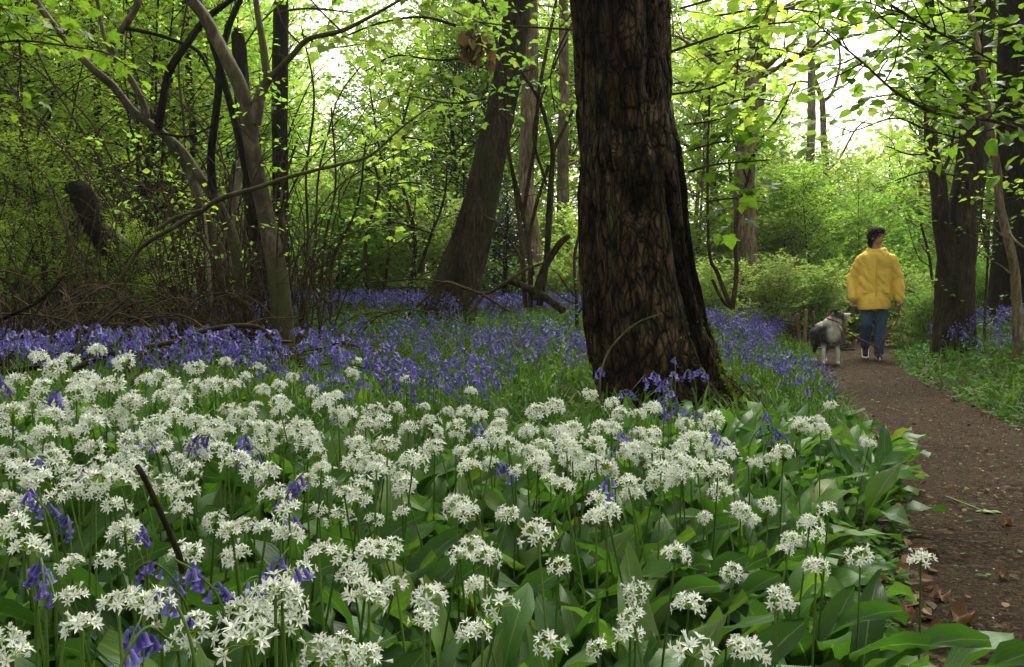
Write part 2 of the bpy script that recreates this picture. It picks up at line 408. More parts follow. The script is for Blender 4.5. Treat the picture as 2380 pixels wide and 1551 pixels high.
def leafset(mb, L, tpl, tintf=None):
    pos = np.concatenate([l[0] for l in L]); dy = np.concatenate([l[1] for l in L]); nz = np.concatenate([l[2] for l in L]); sz = np.concatenate([l[3] for l in L])
    t = np.clip(.25 + .5 * fbm(pos[:, 0] * .8 + 5, pos[:, 1] * .8 + pos[:, 2] * .9, 4, 2) + RNG.normal(0, .16, len(pos)), 0, 1)
    mb.place(tpl, pos, dy, nz, sz, t)

def make_tree(seed, height, stems, spread, lsize, nb, twigs, lsp, start=.15, rad=.03, lean=.25, tpl=LEAF4, top=1., droop=.25):
    """returns (wood mesh builder, crown mesh builder): stems with side branches and leaf sprays"""
    rng = np.random.default_rng(seed); wood = MB(); L = []
    for s in range(stems):
        a = rng.random() * 2 * pi; ln = lean * rng.uniform(.3, 1.2) * (1 if stems > 1 else .4); h = height * rng.uniform(.75, 1)
        n = 9; t = np.linspace(0, 1, n)
        p = np.stack([np.cos(a) * ln * h * t ** 1.3, np.sin(a) * ln * h * t ** 1.3, h * t - .15], -1); p[1:, :2] += rng.normal(0, .035 * height / 4, (n - 1, 2)).cumsum(0) * .8
        r = rad * rng.uniform(.7, 1.2); tube(wood, p, r * (1 - .8 * t), 6, rng.random())
        for b in range(nb):
            tt = start + (1 - start) * (b + rng.random()) / nb; i = min(int(tt * (n - 1)), n - 2); f = tt * (n - 1) - i
            q = p[i] * (1 - f) + p[i + 1] * f; az = a + b * 2.4 + rng.random()
            up = .15 + .7 * tt
            prof = math.sin(pi * min(1, (.25 + .75 * tt))) ** .5 if top >= 1 else 1
            grow_branch(wood, L, q, (cos(az), sin(az), up), spread * (.35 + .65 * prof) * rng.uniform(.6, 1.1), r * .45 * (1.1 - .6 * tt), rng, twigs, lsize, lsp, droop)
    crown = MB(); leafset(crown, L, tpl)
    return wood, crown

PROTO = {}
def proto(key, woodmat, leafmat, *a, **k):
    w_, c_ = make_tree(*a, **k)
    PROTO[key] = (w_.mesh('trunk', M[woodmat], True), c_.mesh('crown', M[leafmat]))
proto('hazelA', 'twig', 'fresh', 1, 5.0, 5, 1.5, .10, 14, 9, .05, rad=.035)
proto('hazelB', 'twig', 'lime', 2, 4.6, 5, 1.6, .10, 14, 9, .05, rad=.032)
proto('limeA', 'bark_tan', 'lime', 3, 7.5, 2, 2.2, .115, 28, 11, .055, rad=.06, lean=.12)
proto('limeB', 'bark_brown', 'lime', 4, 7.0, 2, 2.3, .115, 28, 11, .055, rad=.05, lean=.16, start=.2)
proto('deepA', 'bark_dark', 'deep', 5, 5.0, 6, 1.5, .07, 16, 10, .042, rad=.03)
proto('bushA', 'twig', 'pale', 6, 2.4, 9, 1.0, .085, 13, 8, .042, start=.05, rad=.015, lean=.45)
proto('bushB', 'twig', 'fresh', 7, 2.2, 9, 1.0, .085, 13, 8, .042, start=.05, rad=.015, lean=.45)
proto('tallA', 'bark_brown', 'lime', 8, 15, 1, 4.2, .17, 56, 13, .11, start=.28, rad=.2, lean=.1)
proto('tallB', 'bark_tan', 'pale', 9, 16, 1, 4.0, .17, 56, 13, .11, start=.22, rad=.17, lean=.1)
proto('holly', 'bark_dark', 'holly', 10, 3.8, 3, 1.0, .055, 22, 9, .035, start=.08, rad=.03, lean=.1)
proto('bare', 'bark_pale', 'pale', 12, 13, 1, 2.8, .10, 22, 6, .9, start=.3, rad=.14, lean=.06)

def put(key, x, y, name, label, cat, sc=1., rz=None, group=None, z=None):
    wm, cm = PROTO[key]
    t = thing(name, (x, y, float(H(x, y)) if z is None else z), label, cat, group, RNG.random() * 6.28 if rz is None else rz, sc)
    link('trunk', wm, t); link('crown', cm, t)
    return t

# ------------------------------------------------------------------ big timber
def world_path(pts, n, ground=True, dense=None):
    """pts: (u, v, d, width px) -> smoothed world points and radii; the foot is run down into the soil"""
    q = np.array([[*P(a[0], a[1], a[2]), a[3] * .5 / F * a[2]] for a in pts])
    if ground:
        b = q[0].copy(); g = float(H(b[0], b[1])) - .12
        if b[2] > g + .03:
            lean_ = (q[0] - q[1]); dz = b[2] - g
            k = min(1., dz / max(abs(lean_[2]), .01)) * .5
            b = np.array([b[0] + lean_[0] * k * .6, b[1], g, b[3] * 1.12]); q = np.vstack([b, q])
    s = spline(q, n); return s[:, :3], np.maximum(s[:, 3], .002)

def bark_disp(amp, seed, fu=7, fv=1.2, lump=.05):
    def f(a, i, r):
        k = a.shape[1]; u = a / (2 * pi) * fu
        ridge = np.abs(vn(u * 3, i * .10 * fv, seed, fu * 3) - .5) * 2 + .6 * np.abs(vn(u * 6, i * .22 * fv, seed + 1, fu * 6) - .5) * 2
        return amp * (ridge - .8) + lump * r * (vn(a / (2 * pi) * 4, i * .03, seed + 2, 4) - .5) * 2
    return f

def limb(parent, pts, m='bark_grey', n=None, k=10, name='limb', ground=False, amp=.0, seed=0):
    n = n or max(14, len(pts) * 7); p, r = world_path(pts, n, ground); mb = MB()
    tube(mb, p, r, k, .5, disp=bark_disp(amp, seed) if amp else (lambda a, i, rr: rr * .16 * (vn(a / (2 * pi) * 3, i * .35, seed + 5, 3) - .5)))
    return mb.build(name, M[m], parent, True)

def ring_of_leaves(n, lo, hi, rad, seed):
    rng = np.random.default_rng(seed)

def rooted(name, pts0, label, cat, group=None):
    p = P(*pts0[:3]); z = float(H(p[0], p[1]))
    # an Empty kept at the world origin of its base; children are built in world space, so shift them
    t = thing(name, (0, 0, 0), label, cat, group); t['_b'] = 1
    return t

# --- the great trunk in front
def great_trunk():
    t = thing('oak_tree', (0, 0, 0), 'massive dark wet tree trunk with deeply furrowed bark and a mossy foot', 'tree')
    d0 = 4.6; c0 = 1497; zb = float(H(.76, 4.6)) - .12
    lv = np.array([-60, 0, 200, 300, 420, 600, 750, 880, 950, 1000.]); le = np.array([1335, 1340, 1344, 1353, 1352, 1353, 1366, 1386, 1400, 1402.])
    re = np.array([1583, 1584, 1590, 1603, 1620, 1638, 1668, 1715, 1768, 1800.])
    zz = np.array([P(1500, v, d0)[2] for v in lv]); cx = np.array([P((a + b) / 2, v, d0)[0] for a, b, v in zip(le, re, lv)]); rr = (re - le) / 2 / F * d0
    o = np.argsort(zz); zz, cx, rr, = zz[o], cx[o], rr[o]
    zz = np.append(zz, [4.0, 6.5, 9.0]); cx = np.append(cx, [cx[-1] + .0, cx[-1] - .1, cx[-1] + .1]); rr = np.append(rr, [.36, .34, .30])
    Z = np.concatenate([np.linspace(zb, 2.95, 430), np.linspace(3.0, 9.0, 60)]); K = 420
    A = np.arange(K) / K * 2 * pi; a = A[None, :]; z = Z[:, None]
    R = np.interp(z, zz, rr); X0 = np.interp(z, zz, cx)
    # angle: 0 = +X (right), -pi/2 = towards the viewer
    def bumpa(a0, w_): return np.exp(-(((a - a0 + pi) % (2 * pi) - pi) / w_) ** 2)
    front = -pi / 2
    # the deep cleft right of centre and the buttress beyond it
    ca = front + .62 + .10 * np.sin(z * 2.2) - .12 * sm(.9, 2.6, z)
    cl = bumpa(ca, .085) * (.15 * sm(.15, .5, z) * (1 - sm(1.25, 1.6, z)) + .05 * sm(1.9, 2.1, z) * (1 - .3 * sm(2.6, 2.9, z)))
    cl2 = bumpa(front + 1.02 + .06 * np.sin(z * 3 + 1), .09) * .07 * sm(.4, .8, z) * (1 - sm(1.5, 1.9, z))
    lobe = bumpa(front + 1.05, .35) * .035 * (1 - sm(1.6, 2.0, z)) + bumpa(front - .2, .5) * .02 * (1 - sm(1.2, 1.5, z))
    brow = bumpa(front - .15, .55) * .05 * np.exp(-((z - 1.62 - .05 * np.sin(a * 5)) / .10) ** 2)         # swollen callus ring above the hollow
    hol = bumpa(front - .12, .17) * .09 * np.exp(-((z - 1.33) / .10) ** 2) * 1.5 + bumpa(front + .12, .10) * .06 * np.exp(-((z - 1.36) / .07) ** 2)
    knot = bumpa(front + .28, .13) * .04 * np.exp(-((z - 2.25) / .13) ** 2) + bumpa(front + .45, .08) * .05 * np.exp(-((z - 2.15) / .18) ** 2) * -1
    foot = sm(.55, 0, z) * (.05 * bumpa(front + .35, .35) + .07 * bumpa(front + 1.25, .3) + .05 * bumpa(front - .9, .3))
    wa = a / (2 * pi); wob = .25 * fbm(wa * 20, z * 2.2, 31, 2) + .05 * np.sin(z * 3 + a * 3)
    r1 = 1 - np.abs(vn(wa * 34 + wob * 2.2, z * 1.6, 1) - .5) * 4; r2 = 1 - np.abs(vn(wa * 70 + wob * 4, z * 4.2, 2) - .5) * 4; r3 = vn(wa * 150 + wob * 6, z * 16, 3)
    seam = np.minimum(1, 1)
    rough = .55 + .6 * sm(.35, .65, fbm(wa * 7, z * 1.2, 77, 2))
    rel = rough * (-.024 * sm(.1, 1, r1) - .014 * sm(.2, 1, r2) + .010 * (r3 - .5)) + .03 * (fbm(wa * 9, z * 2.5, 8, 3) - .5)
    hz = -.012 * sm(.5, 1, 1 - np.abs(vn(wa * 5 + 3, z * 7 + 1.5 * vn(wa * 12, z * 2, 5), 12) - .5) * 4) * (np.exp(-((z - 1.62) / .35) ** 2))
    fade = 1.0
    RR = R * (1 - .02 * np.cos(2 * a)) - cl * .2 - cl2 * .3 + lobe + brow - hol + knot + foot + rel + hz
    V = np.stack([X0 + RR * np.cos(a), d0 + .36 + RR * np.sin(a) + cl * 1.5 + cl2 * 1.6, z + 0 * a], -1)
    n = len(Z); i = np.arange(n - 1)[:, None] * K; j = np.arange(K)[None]; j1 = (j + 1) % K
    mb = MB(); mb.add(V, np.stack([i + j, i + j1, i + K + j1, i + K + j], -1).reshape(-1, 4))
    mb.build('trunk', M['bark_wet'], t, True)
    # moss on the right foot: many tiny fronds seated on the bark
    mo = MB(); rng = np.random.default_rng(5); idx = []
    zi = rng.integers(0, 150, 60000); ai = rng.integers(0, K, 60000)
    angv = (A[ai] - front + pi) % (2 * pi) - pi; zv = Z[zi]
    dens = 1.6 * np.exp(-((angv - 1.25) / .5) ** 2) * np.clip(1.15 - zv * 1.5, 0, 1) * sm(.35, .62, fbm(angv * 5 + 9, zv * 6, 3, 3)) + .10 * np.exp(-((angv - .9) / .4) ** 2) * (zv < .4)
    ok = rng.random(60000) < dens
    zi, ai = zi[ok], ai[ok]; pos = V[zi, ai]; nrm = norm(np.stack([np.cos(A[ai]), np.sin(A[ai]), 0 * A[ai] + .3], -1))
    mo.place(LEAF4, pos - nrm * .004, nrm + rng.normal(0, .5, pos.shape), rng.normal(0, 1, pos.shape), rng.uniform(.012, .03, len(pos)), rng.random(len(pos)))
    mo.build('moss', M['moss'], t)
    # high crown, out of view, with extra branches to shade the flowers
    w_, c_ = MB(), MB(); L = []; rg = np.random.default_rng(77)
    top = np.array([cx[-1], d0 + .36, 7.])
    for b in range(22):
        az = b * 2.4; grow_branch(w_, L, top + [0, 0, rg.uniform(-1.2, 2.)], (cos(az), sin(az), .35), rg.uniform(2.5, 4.6), .09, rg, 10, .13, .2, .1)
    leafset(c_, L, LEAF4); w_.build('limb', M['bark_dark'], t, True); c_.build('crown', M['fresh'], t)
    return t
great_trunk()

# --- leaning tree
def timber(name, label, cat, pts, m, amp=.012, k=64, n=220, group=None, seed=1, crown=None, cs=1.):
    t = thing(name, (0, 0, 0), label, cat, group)
    p, r = world_path(pts, n); ext = None
    mb = MB(); fl = 1 + .10 * np.exp(-np.arange(len(p)) / (n * .06))
    tube(mb, p, r * fl, k, .5, disp=bark_disp(amp, seed)); mb.build('trunk', M[m], t, True)
    if crown:
        w_, c_ = MB(), MB(); L = []; rg = np.random.default_rng(seed + 50)
        for b in range(crown[0]):
            i = int(n * rg.uniform(crown[1], .99)); az = b * 2.4 + seed
            grow_branch(w_, L, p[i], (cos(az), sin(az), .3), rg.uniform(.6, 1) * crown[2], max(.015, r[i] * .25), rg, 8, crown[3], crown[3] * 1.0, .15)
        w_.build('limb', M[m], t, True); leafset(c_, L, LEAF6 if crown[3] < .1 else LEAF4); c_.build('crown', M[crown[4]], t)
    return t

timber('leaning_tree', 'stout mossy tree trunk leaning to the right over the bluebells', 'tree',
       [(1045, 725, 10, 128), (1062, 665, 10, 108), (1106, 519, 10, 86), (1139, 368, 10, 75), (1165, 250, 10, 67), (1190, 102, 10, 66), (1203, 0, 10, 61), (1225, -260, 10.2, 56), (1260, -600, 10.5, 44)],
       'bark_brown', .016, seed=3, crown=(10, .75, 2.8, .11, 'lime'))
timber('tan_tree', 'straight orange brown tree trunk standing right behind the thin multi-stemmed tree', 'tree',
       [(1245, 700, 12.5, 50), (1235, 560, 12.5, 42), (1222, 430, 12.5, 37), (1230, 250, 12.5, 38), (1234, 100, 12.5, 36), (1230, -60, 12.5, 34), (1225, -500, 12.5, 26)], 'bark_tan', .012, 40, seed=4, crown=(8, .7, 2.5, .11, 'lime'))
timber('slim_tree', 'slim grey brown trunk just left of the massive dark trunk', 'tree',
       [(1310, 690, 15, 36), (1311, 560, 15, 32), (1308, 400, 15, 27), (1310, 250, 15, 25), (1309, 0, 15, 22), (1300, -350, 15, 16)], 'bark_tan', .01, 32, seed=6, crown=(9, .5, 2.2, .11, 'lime'))
timber('knobbly_tree', 'pinkish grey trunk with side knobs between the massive dark trunk and the walker', 'tree',
       [(1736, 660, 15, 54), (1732, 560, 15, 50), (1729, 443, 15, 46), (1738, 320, 15, 46), (1753, 221, 15, 48), (1764, 100, 15, 50), (1782, 20, 15, 44), (1800, -250, 15, 36)], 'bark_tan', .012, 40, seed=7, crown=(12, .6, 3., .11, 'lime'))
timber('dead_tree', 'pale bark-less dead trunk standing far off against the bright sky', 'tree',
       [(1884, 525, 23, 20), (1883, 388, 23, 20), (1886, 277, 23, 19), (1886, 150, 23, 17), (1890, 60, 23, 14), (1893, 10, 23, 6)], 'bark_pale', .01, 20, 120, seed=8)
t = timber('forked_tree', 'grey forked trunk far off with bare upper limbs against the sky', 'tree',
       [(1925, 470, 25, 18), (1915, 332, 25, 15), (1911, 238, 25, 13), (1897, 194, 25, 10), (1880, 120, 25, 7), (1875, 30, 25, 4)], 'bark_tan', .006, 16, 100, seed=9)
for q in ([(1911, 238, 25, 9), (1935, 215, 25, 8), (1952, 150, 25, 6), (1950, 90, 25, 4), (1965, 20, 25, 3)], [(1935, 215, 25, 5), (1975, 190, 25, 4), (2010, 150, 25, 3)], [(1918, 400, 25, 6), (1950, 370, 25, 5), (1990, 300, 25, 4), (2030, 270, 25, 2)],
          [(1900, 200, 25, 5), (1860, 190, 25, 5), (1800, 215, 25, 4), (1760, 240, 25, 3)]):
    limb(t, q, 'bark_tan')
t = timber('twin_trunk_tree', 'dark two-trunked tree behind the bluebells right of the walker', 'tree',
       [(2219, 752, 9.5, 88), (2221, 629, 9.5, 82), (2232, 540, 9.5, 76), (2244, 465, 9.5, 72), (2256, 391, 9.5, 66), (2263, 331, 9.5, 62), (2266, 256, 9.5, 58), (2273, 130, 9.5, 57), (2285, 0, 9.5, 56), (2300, -300, 9.5, 48)], 'bark_brown', .014, 64, seed=10, crown=(9, .8, 2.6, .10, 'fresh'))
limb(t, [(2205, 640, 9.4, 40), (2192, 540, 9.4, 40), (2186, 480, 9.4, 37), (2178, 410, 9.4, 34), (2165, 350, 9.4, 29), (2160, 230, 9.4, 27), (2162, 153, 9.4, 25), (2159, 20, 9.4, 23), (2150, -200, 9.4, 18)], 'bark_brown', 160, 48, 'trunk', amp=.010, seed=11)
limb(t, [(2190, 400, 9.4, 9), (2205, 370, 9.4, 8), (2213, 330, 9.4, 6), (2222, 290, 9.3, 4)], 'bark_brown')
timber('dark_tree', 'very dark thick trunk rising at the right behind the thin pale stem', 'tree',
       [(2352, 752, 10.5, 112), (2358, 640, 10.5, 96), (2364, 480, 10.5, 88), (2366, 300, 10.5, 86), (2368, 100, 10.5, 84), (2370, -200, 10.5, 76)], 'bark_dark', .016, 64, seed=12, crown=(7, .8, 2.4, .10, 'fresh'))
t = timber('pale_stem_tree', 'thin pale brown winding stem in front of the dark thick trunk', 'tree',
       [(2366, 775, 7.5, 24), (2362, 689, 7.5, 22), (2356, 614, 7.5, 20), (2335, 525, 7.5, 20), (2323, 474, 7.5, 19), (2317, 391, 7.5, 18), (2306, 331, 7.5, 17), (2293, 240, 7.5, 15), (2282, 150, 7.5, 13), (2262, 50, 7.5, 12), (2240, -100, 7.5, 9)], 'bark_tan', .003, 16, seed=13)
for q in ([(2345, 560, 7.5, 5), (2320, 540, 7.4, 3), (2305, 520, 7.3, 2)], [(2352, 640, 7.5, 5), (2330, 620, 7.4, 3), (2312, 610, 7.3, 2)], [(2337, 530, 7.5, 7), (2360, 560, 7.4, 6), (2400, 590, 7.3, 5)]):
    limb(t, q, 'bark_tan', k=6)

# --- left coppice
t = timber('coppiced_hornbeam', 'grey smooth-barked coppiced tree with a thick leaning stem, nearest at the left', 'tree',
       [(658, 800, 6.2, 50), (652, 700, 6.2, 48), (640, 610, 6.2, 44), (614, 486, 6.2, 39), (588, 358, 6.2, 37), (566, 225, 6.2, 35), (522, 128, 6.2, 31), (476, 41, 6.2, 28), (435, -25, 6.2, 26), (400, -200, 6.2, 20)], 'bark_grey', .004, 32, seed=14)
for m_, q in (('bark_grey', [(592, 290, 6.2, 30), (604, 225, 6.2, 26), (622, 188, 6.2, 21), (650, 160, 6.15, 15), (680, 128, 6.1, 13), (716, 92, 6.1, 12), (793, 72, 6.0, 10), (850, 45, 6, 8), (930, 0, 6, 6), (1000, -50, 6, 4)]),
              ('bark_grey', [(622, 188, 6.2, 18), (612, 110, 6.25, 17), (597, 20, 6.3, 14), (586, -60, 6.3, 12)]),
              ('bark_dark', [(600, 560, 6.35, 20), (575, 410, 6.35, 20), (548, 290, 6.35, 18), (517, 179, 6.35, 16), (486, 77, 6.35, 14), (455, -20, 6.4, 12)]),
              ('bark_grey', [(700, 105, 6.1, 5), (660, 60, 6.0, 4), (640, 0, 6.0, 3)]), ('bark_grey', [(793, 72, 6, 5), (740, 20, 5.9, 4), (700, -30, 5.9, 3)]),
              ('bark_grey', [(640, 610, 6.2, 12), (663, 560, 6.1, 9), (655, 450, 6.1, 7), (690, 330, 6.1, 5)])):
    limb(t, q, m_)
t = timber('arching_hornbeam', 'long arching grey-brown tree forking high to the left behind the smooth coppiced tree', 'tree',
       [(561, 700, 7.2, 30), (556, 640, 7.2, 28), (542, 552, 7.2, 26), (512, 485, 7.2, 24), (491, 450, 7.2, 23), (460, 404, 7.2, 22), (425, 353, 7.2, 21), (379, 312, 7.15, 21), (338, 281, 7.1, 20), (307, 256, 7.1, 19), (266, 205, 7.1, 18), (215, 159, 7, 18), (169, 113, 7, 17), (123, 56, 7, 16), (82, 0, 7, 15), (40, -70, 7, 12)], 'bark_grey', .003, 20, 260, seed=15)
for m_, q in (('bark_dark', [(496, 455, 7.2, 19), (491, 358, 7.1, 18), (506, 230, 7.0, 18), (512, 143, 7, 17), (532, 61, 7, 14), (558, 0, 7, 12), (580, -60, 7, 10)]),
              ('bark_grey', [(340, 284, 7.1, 18), (336, 250, 7.1, 17), (307, 189, 7.1, 15), (271, 143, 7.1, 12), (246, 97, 7.1, 9), (232, 40, 7.1, 8), (222, -30, 7.1, 7)]),
              ('bark_grey', [(262, 125, 7.1, 14), (261, 102, 7.1, 15), (286, 66, 7.1, 16), (317, 15, 7.1, 15), (330, -40, 7.1, 12)]),
              ('bark_dark', [(368, 300, 7.1, 19), (379, 235, 7.1, 18), (394, 164, 7.1, 18), (435, 102, 7.0, 16), (476, 46, 7.0, 14), (537, 0, 6.9, 12), (600, -50, 6.9, 9)]),
              ('bark_grey', [(522, 690, 7.3, 28), (512, 588, 7.3, 28), (486, 527, 7.3, 25), (465, 471, 7.3, 24), (440, 399, 7.3, 23), (404, 348, 7.2, 19), (385, 318, 7.2, 16)]),
              ('bark_pale', [(537, 690, 7.5, 30), (532, 563, 7.5, 25), (542, 471, 7.5, 22), (563, 368, 7.5, 18)]),
              ('bark_dark', [(286, 66, 7.1, 9), (340, 75, 7.1, 9), (400, 92, 7.2, 9), (460, 120, 7.3, 8), (500, 190, 7.3, 6)]),
              ('bark_dark', [(375, 310, 7, 6), (430, 318, 6.9, 6), (480, 300, 6.9, 5), (520, 270, 6.9, 4)])):
    limb(t, q, m_)
for (nm, lb, q) in (('dark_trunk_tree', 'straight near-black trunk right behind the coppiced stems', [(652, 700, 11, 38), (655, 614, 11, 38), (650, 307, 11, 36), (652, 100, 11, 36), (654, -100, 11, 34), (650, -400, 11, 26)]),
                    ('dark_snag', 'near-black dead trunk with a broken top seen between the coppiced stems', [(606, 700, 9, 40), (590, 511, 9, 38), (576, 358, 9, 36), (560, 180, 9, 36), (553, 85, 9, 30), (550, 75, 9, 16)]),
                    ('dark_young_tree', 'slim dark trunk in the shade left of the arching tree', [(470, 690, 10, 22), (462, 560, 10, 20), (455, 400, 10, 18), (440, 200, 10, 16), (430, 0, 10, 14), (425, -200, 10, 10)]),
                    ('ivy_dark_tree', 'dim brown trunk standing left of the broken snag among small leaves', [(232, 640, 11, 20), (230, 400, 11, 18), (225, 200, 11, 17), (215, 0, 11, 15), (210, -200, 11, 10)])):
    timber(nm, lb, 'tree', q, 'bark_dark', .01, 32, seed=20 + len(lb))
t = thing('broken_snag', (0, 0, 0), 'black leaning broken stump among dense small leaves at the far left', 'dead tree')
limb(t, [(420, 720, 7.4, 48), (380, 672, 7.3, 48), (320, 632, 7.2, 50), (262, 585, 7.1, 52), (220, 520, 7.0, 50), (196, 465, 7, 54), (178, 432, 7, 48), (174, 424, 7, 22)], 'bark_dark', 90, 36, 'trunk', amp=.030, seed=33)
limb(t, [(300, 575, 7.0, 24), (262, 540, 6.85, 20), (240, 520, 6.8, 12)], 'bark_pale', 20, 12, 'limb', amp=.008, seed=34)
t = thing('thin_multistem_tree', (0, 0, 0), 'thin multi-stemmed tree with forking stems between the leaning trunk and the massive trunk', 'tree')
for q in ([(1222, 716, 8.4, 11), (1213, 588, 8.4, 10), (1203, 486, 8.4, 9), (1188, 384, 8.4, 8), (1175, 300, 8.4, 6)],
          [(1234, 716, 8.4, 12), (1231, 588, 8.4, 11), (1213, 486, 8.4, 10), (1183, 358, 8.3, 9), (1170, 194, 8.3, 7), (1147, 66, 8.3, 6), (1121, 0, 8.3, 5), (1100, -60, 8.3, 4)],
          [(1254, 711, 8.4, 17), (1270, 604, 8.4, 14), (1277, 460, 8.4, 13), (1285, 353, 8.4, 12), (1270, 286, 8.4, 10), (1249, 225, 8.4, 9), (1213, 169, 8.4, 8), (1172, 97, 8.4, 7), (1147, 51, 8.4, 6), (1110, -20, 8.4, 5)],
          [(1285, 355, 8.4, 10), (1311, 297, 8.4, 8), (1344, 235, 8.4, 6), (1372, 200, 8.5, 4)],
          [(1216, 500, 8.4, 10), (1232, 400, 8.4, 9), (1244, 332, 8.4, 9), (1252, 220, 8.4, 9), (1270, 118, 8.4, 8), (1293, 0, 8.4, 7), (1305, -80, 8.4, 6)],
          [(1240, 640, 8.4, 9), (1229, 573, 8.4, 9), (1244, 486, 8.4, 9), (1275, 384, 8.4, 7)],
          [(1245, 700, 8.3, 20), (1256, 650, 8.3, 19), (1270, 614, 8.3, 17), (1300, 568, 8.2, 15), (1323, 547, 8.2, 12)],
          [(1270, 430, 8.4, 7), (1240, 300, 8.3, 6), (1290, 150, 8.2, 5), (1320, 90, 8.2, 4)], [(1260, 700, 8.4, 13), (1275, 560, 8.5, 12), (1282, 430, 8.5, 11)]):
    limb(t, q, 'twig' if q[0][3] < 16 else 'bark_brown', k=8, name='stem')
t = thing('fallen_log', (0, 0, 0), 'short broken brown log lying at the foot of the thin multi-stemmed tree', 'log')
limb(t, [(1180, 651, 8.3, 15), (1218, 666, 8.3, 18), (1265, 690, 8.3, 20), (1311, 722, 8.3, 20)], 'bark_brown', 40, 20, 'trunk', amp=.006, seed=36)
t = thing('wishbone_sapling', (0, 0, 0), 'thin sapling with a U-shaped double stem right of the massive dark trunk', 'sapling')
for q in ([(1702, 720, 7.6, 12), (1712, 637, 7.6, 11), (1709, 554, 7.6, 9), (1720, 471, 7.6, 8), (1737, 421, 7.6, 7), (1760, 340, 7.6, 6), (1810, 270, 7.6, 5), (1850, 190, 7.6, 4)],
          [(1698, 712, 7.6, 11), (1668, 636, 7.6, 10), (1648, 582, 7.6, 8), (1645, 388, 7.6, 6), (1650, 200, 7.6, 4)],
          [(1700, 715, 7.6, 8), (1680, 700, 7.6, 8), (1655, 650, 7.6, 7)], [(1737, 421, 7.6, 5), (1700, 300, 7.5, 4), (1712, 180, 7.5, 4), (1720, 60, 7.5, 3)]):
    limb(t, q, 'twig', k=8, name='stem')

# --- fallen and arching branches
def dead_branch(label, paths, m='twig', cat='branch', nm='dead_branch'):
    t = thing(nm, (0, 0, 0), label, cat)
    for i, q in enumerate(paths): limb(t, q, m, k=8, name='limb' if i == 0 else 'side_twig', seed=i)
dead_branch('long bare branch slanting up to the right across the coppiced stems', [
    [(262, 690, 5.2, 10), (276, 655, 5.2, 10), (327, 578, 5.2, 10), (389, 537, 5.1, 11), (460, 496, 5.1, 11), (511, 463, 5, 12), (588, 440, 5, 11), (665, 414, 5, 9), (742, 394, 5, 8), (800, 380, 5, 7), (860, 362, 5, 6), (930, 300, 5, 4), (1010, 240, 5, 3)],
    [(363, 535, 5.0, 8), (409, 506, 5.0, 8), (470, 488, 5.0, 7)], [(742, 394, 5, 4), (800, 330, 5, 3), (860, 240, 5, 2)]], 'bark_grey')
dead_branch('crooked fallen branch lying across the far bluebells in front of the leaning tree', [
    [(940, 740, 8.2, 6), (999, 685, 8.2, 7), (1034, 657, 8.2, 8), (1080, 670, 8.2, 8), (1126, 683, 8.2, 8), (1172, 660, 8.2, 8), (1218, 629, 8.2, 7), (1265, 611, 8.2, 6)],
    [(1126, 683, 8.2, 7), (1105, 710, 8.1, 6), (1085, 735, 8, 5)], [(1120, 683, 8.2, 6), (1145, 700, 8.1, 5), (1185, 725, 8, 4)], [(1080, 670, 8.2, 4), (990, 650, 8.2, 4), (880, 655, 8.2, 3), (760, 662, 8.2, 3)], [(1060, 665, 8.2, 3), (960, 668, 8.2, 3), (860, 672, 8.2, 2)]])
dead_branch('broken twiggy limb pointing up left beside the leaning trunk', [[(1210, 600, 8.1, 7), (1185, 560, 8.1, 6), (1160, 520, 8.0, 5), (1130, 505, 8, 4), (1105, 480, 8, 3)], [(1200, 590, 8.1, 5), (1160, 605, 8.1, 4)]])
dead_branch('arched dead branch hooping over the near bluebells at the left', [
    [(170, 860, 3.7, 12), (250, 825, 3.7, 12), (400, 795, 3.7, 11), (480, 768, 3.7, 11), (560, 757, 3.7, 11), (610, 765, 3.7, 10), (632, 790, 3.7, 10), (680, 795, 3.8, 6)],
    [(632, 790, 3.7, 5), (655, 830, 3.6, 5), (668, 880, 3.5, 4)], [(480, 768, 3.7, 5), (440, 740, 3.8, 4), (380, 730, 3.9, 3), (330, 745, 4, 2)], [(560, 757, 3.7, 4), (620, 740, 3.8, 3), (700, 740, 3.9, 2)]])
dead_branch('dark crossed sticks lying behind the garlic flowers at far left', [
    [(170, 830, 3.3, 12), (190, 800, 3.4, 11), (230, 750, 3.6, 9), (300, 690, 3.8, 6)], [(0, 745, 4, 9), (90, 700, 4, 8), (150, 640, 4, 6)], [(0, 870, 3.5, 12), (80, 855, 3.5, 11), (160, 845, 3.5, 8)]], 'bark_dark')
dead_branch('thin reddish twig arching up against the foot of the massive trunk', [
    [(1412, 985, 4.35, 6), (1396, 920, 4.3, 5.5), (1396, 870, 4.3, 5), (1412, 822, 4.3, 5), (1440, 785, 4.3, 4.5), (1482, 750, 4.3, 4), (1540, 728, 4.3, 3)], [(1430, 945, 4.3, 3), (1470, 905, 4.3, 2.5), (1500, 870, 4.35, 2)]], 'bark_tan')
dead_branch('thin dark twig slanting from the mossy root toward the path', [[(1840, 1010, 3.9, 4), (1790, 960, 4, 4), (1735, 890, 4.1, 3.5), (1700, 850, 4.3, 2)]])
dead_branch('leaning dark red-brown stick rising between near garlic plants at the left', [[(425, 1330, .98, 15), (412, 1280, .97, 15), (370, 1185, .95, 14), (335, 1110, .93, 13), (318, 1082, .93, 12)]], 'bark_brown')

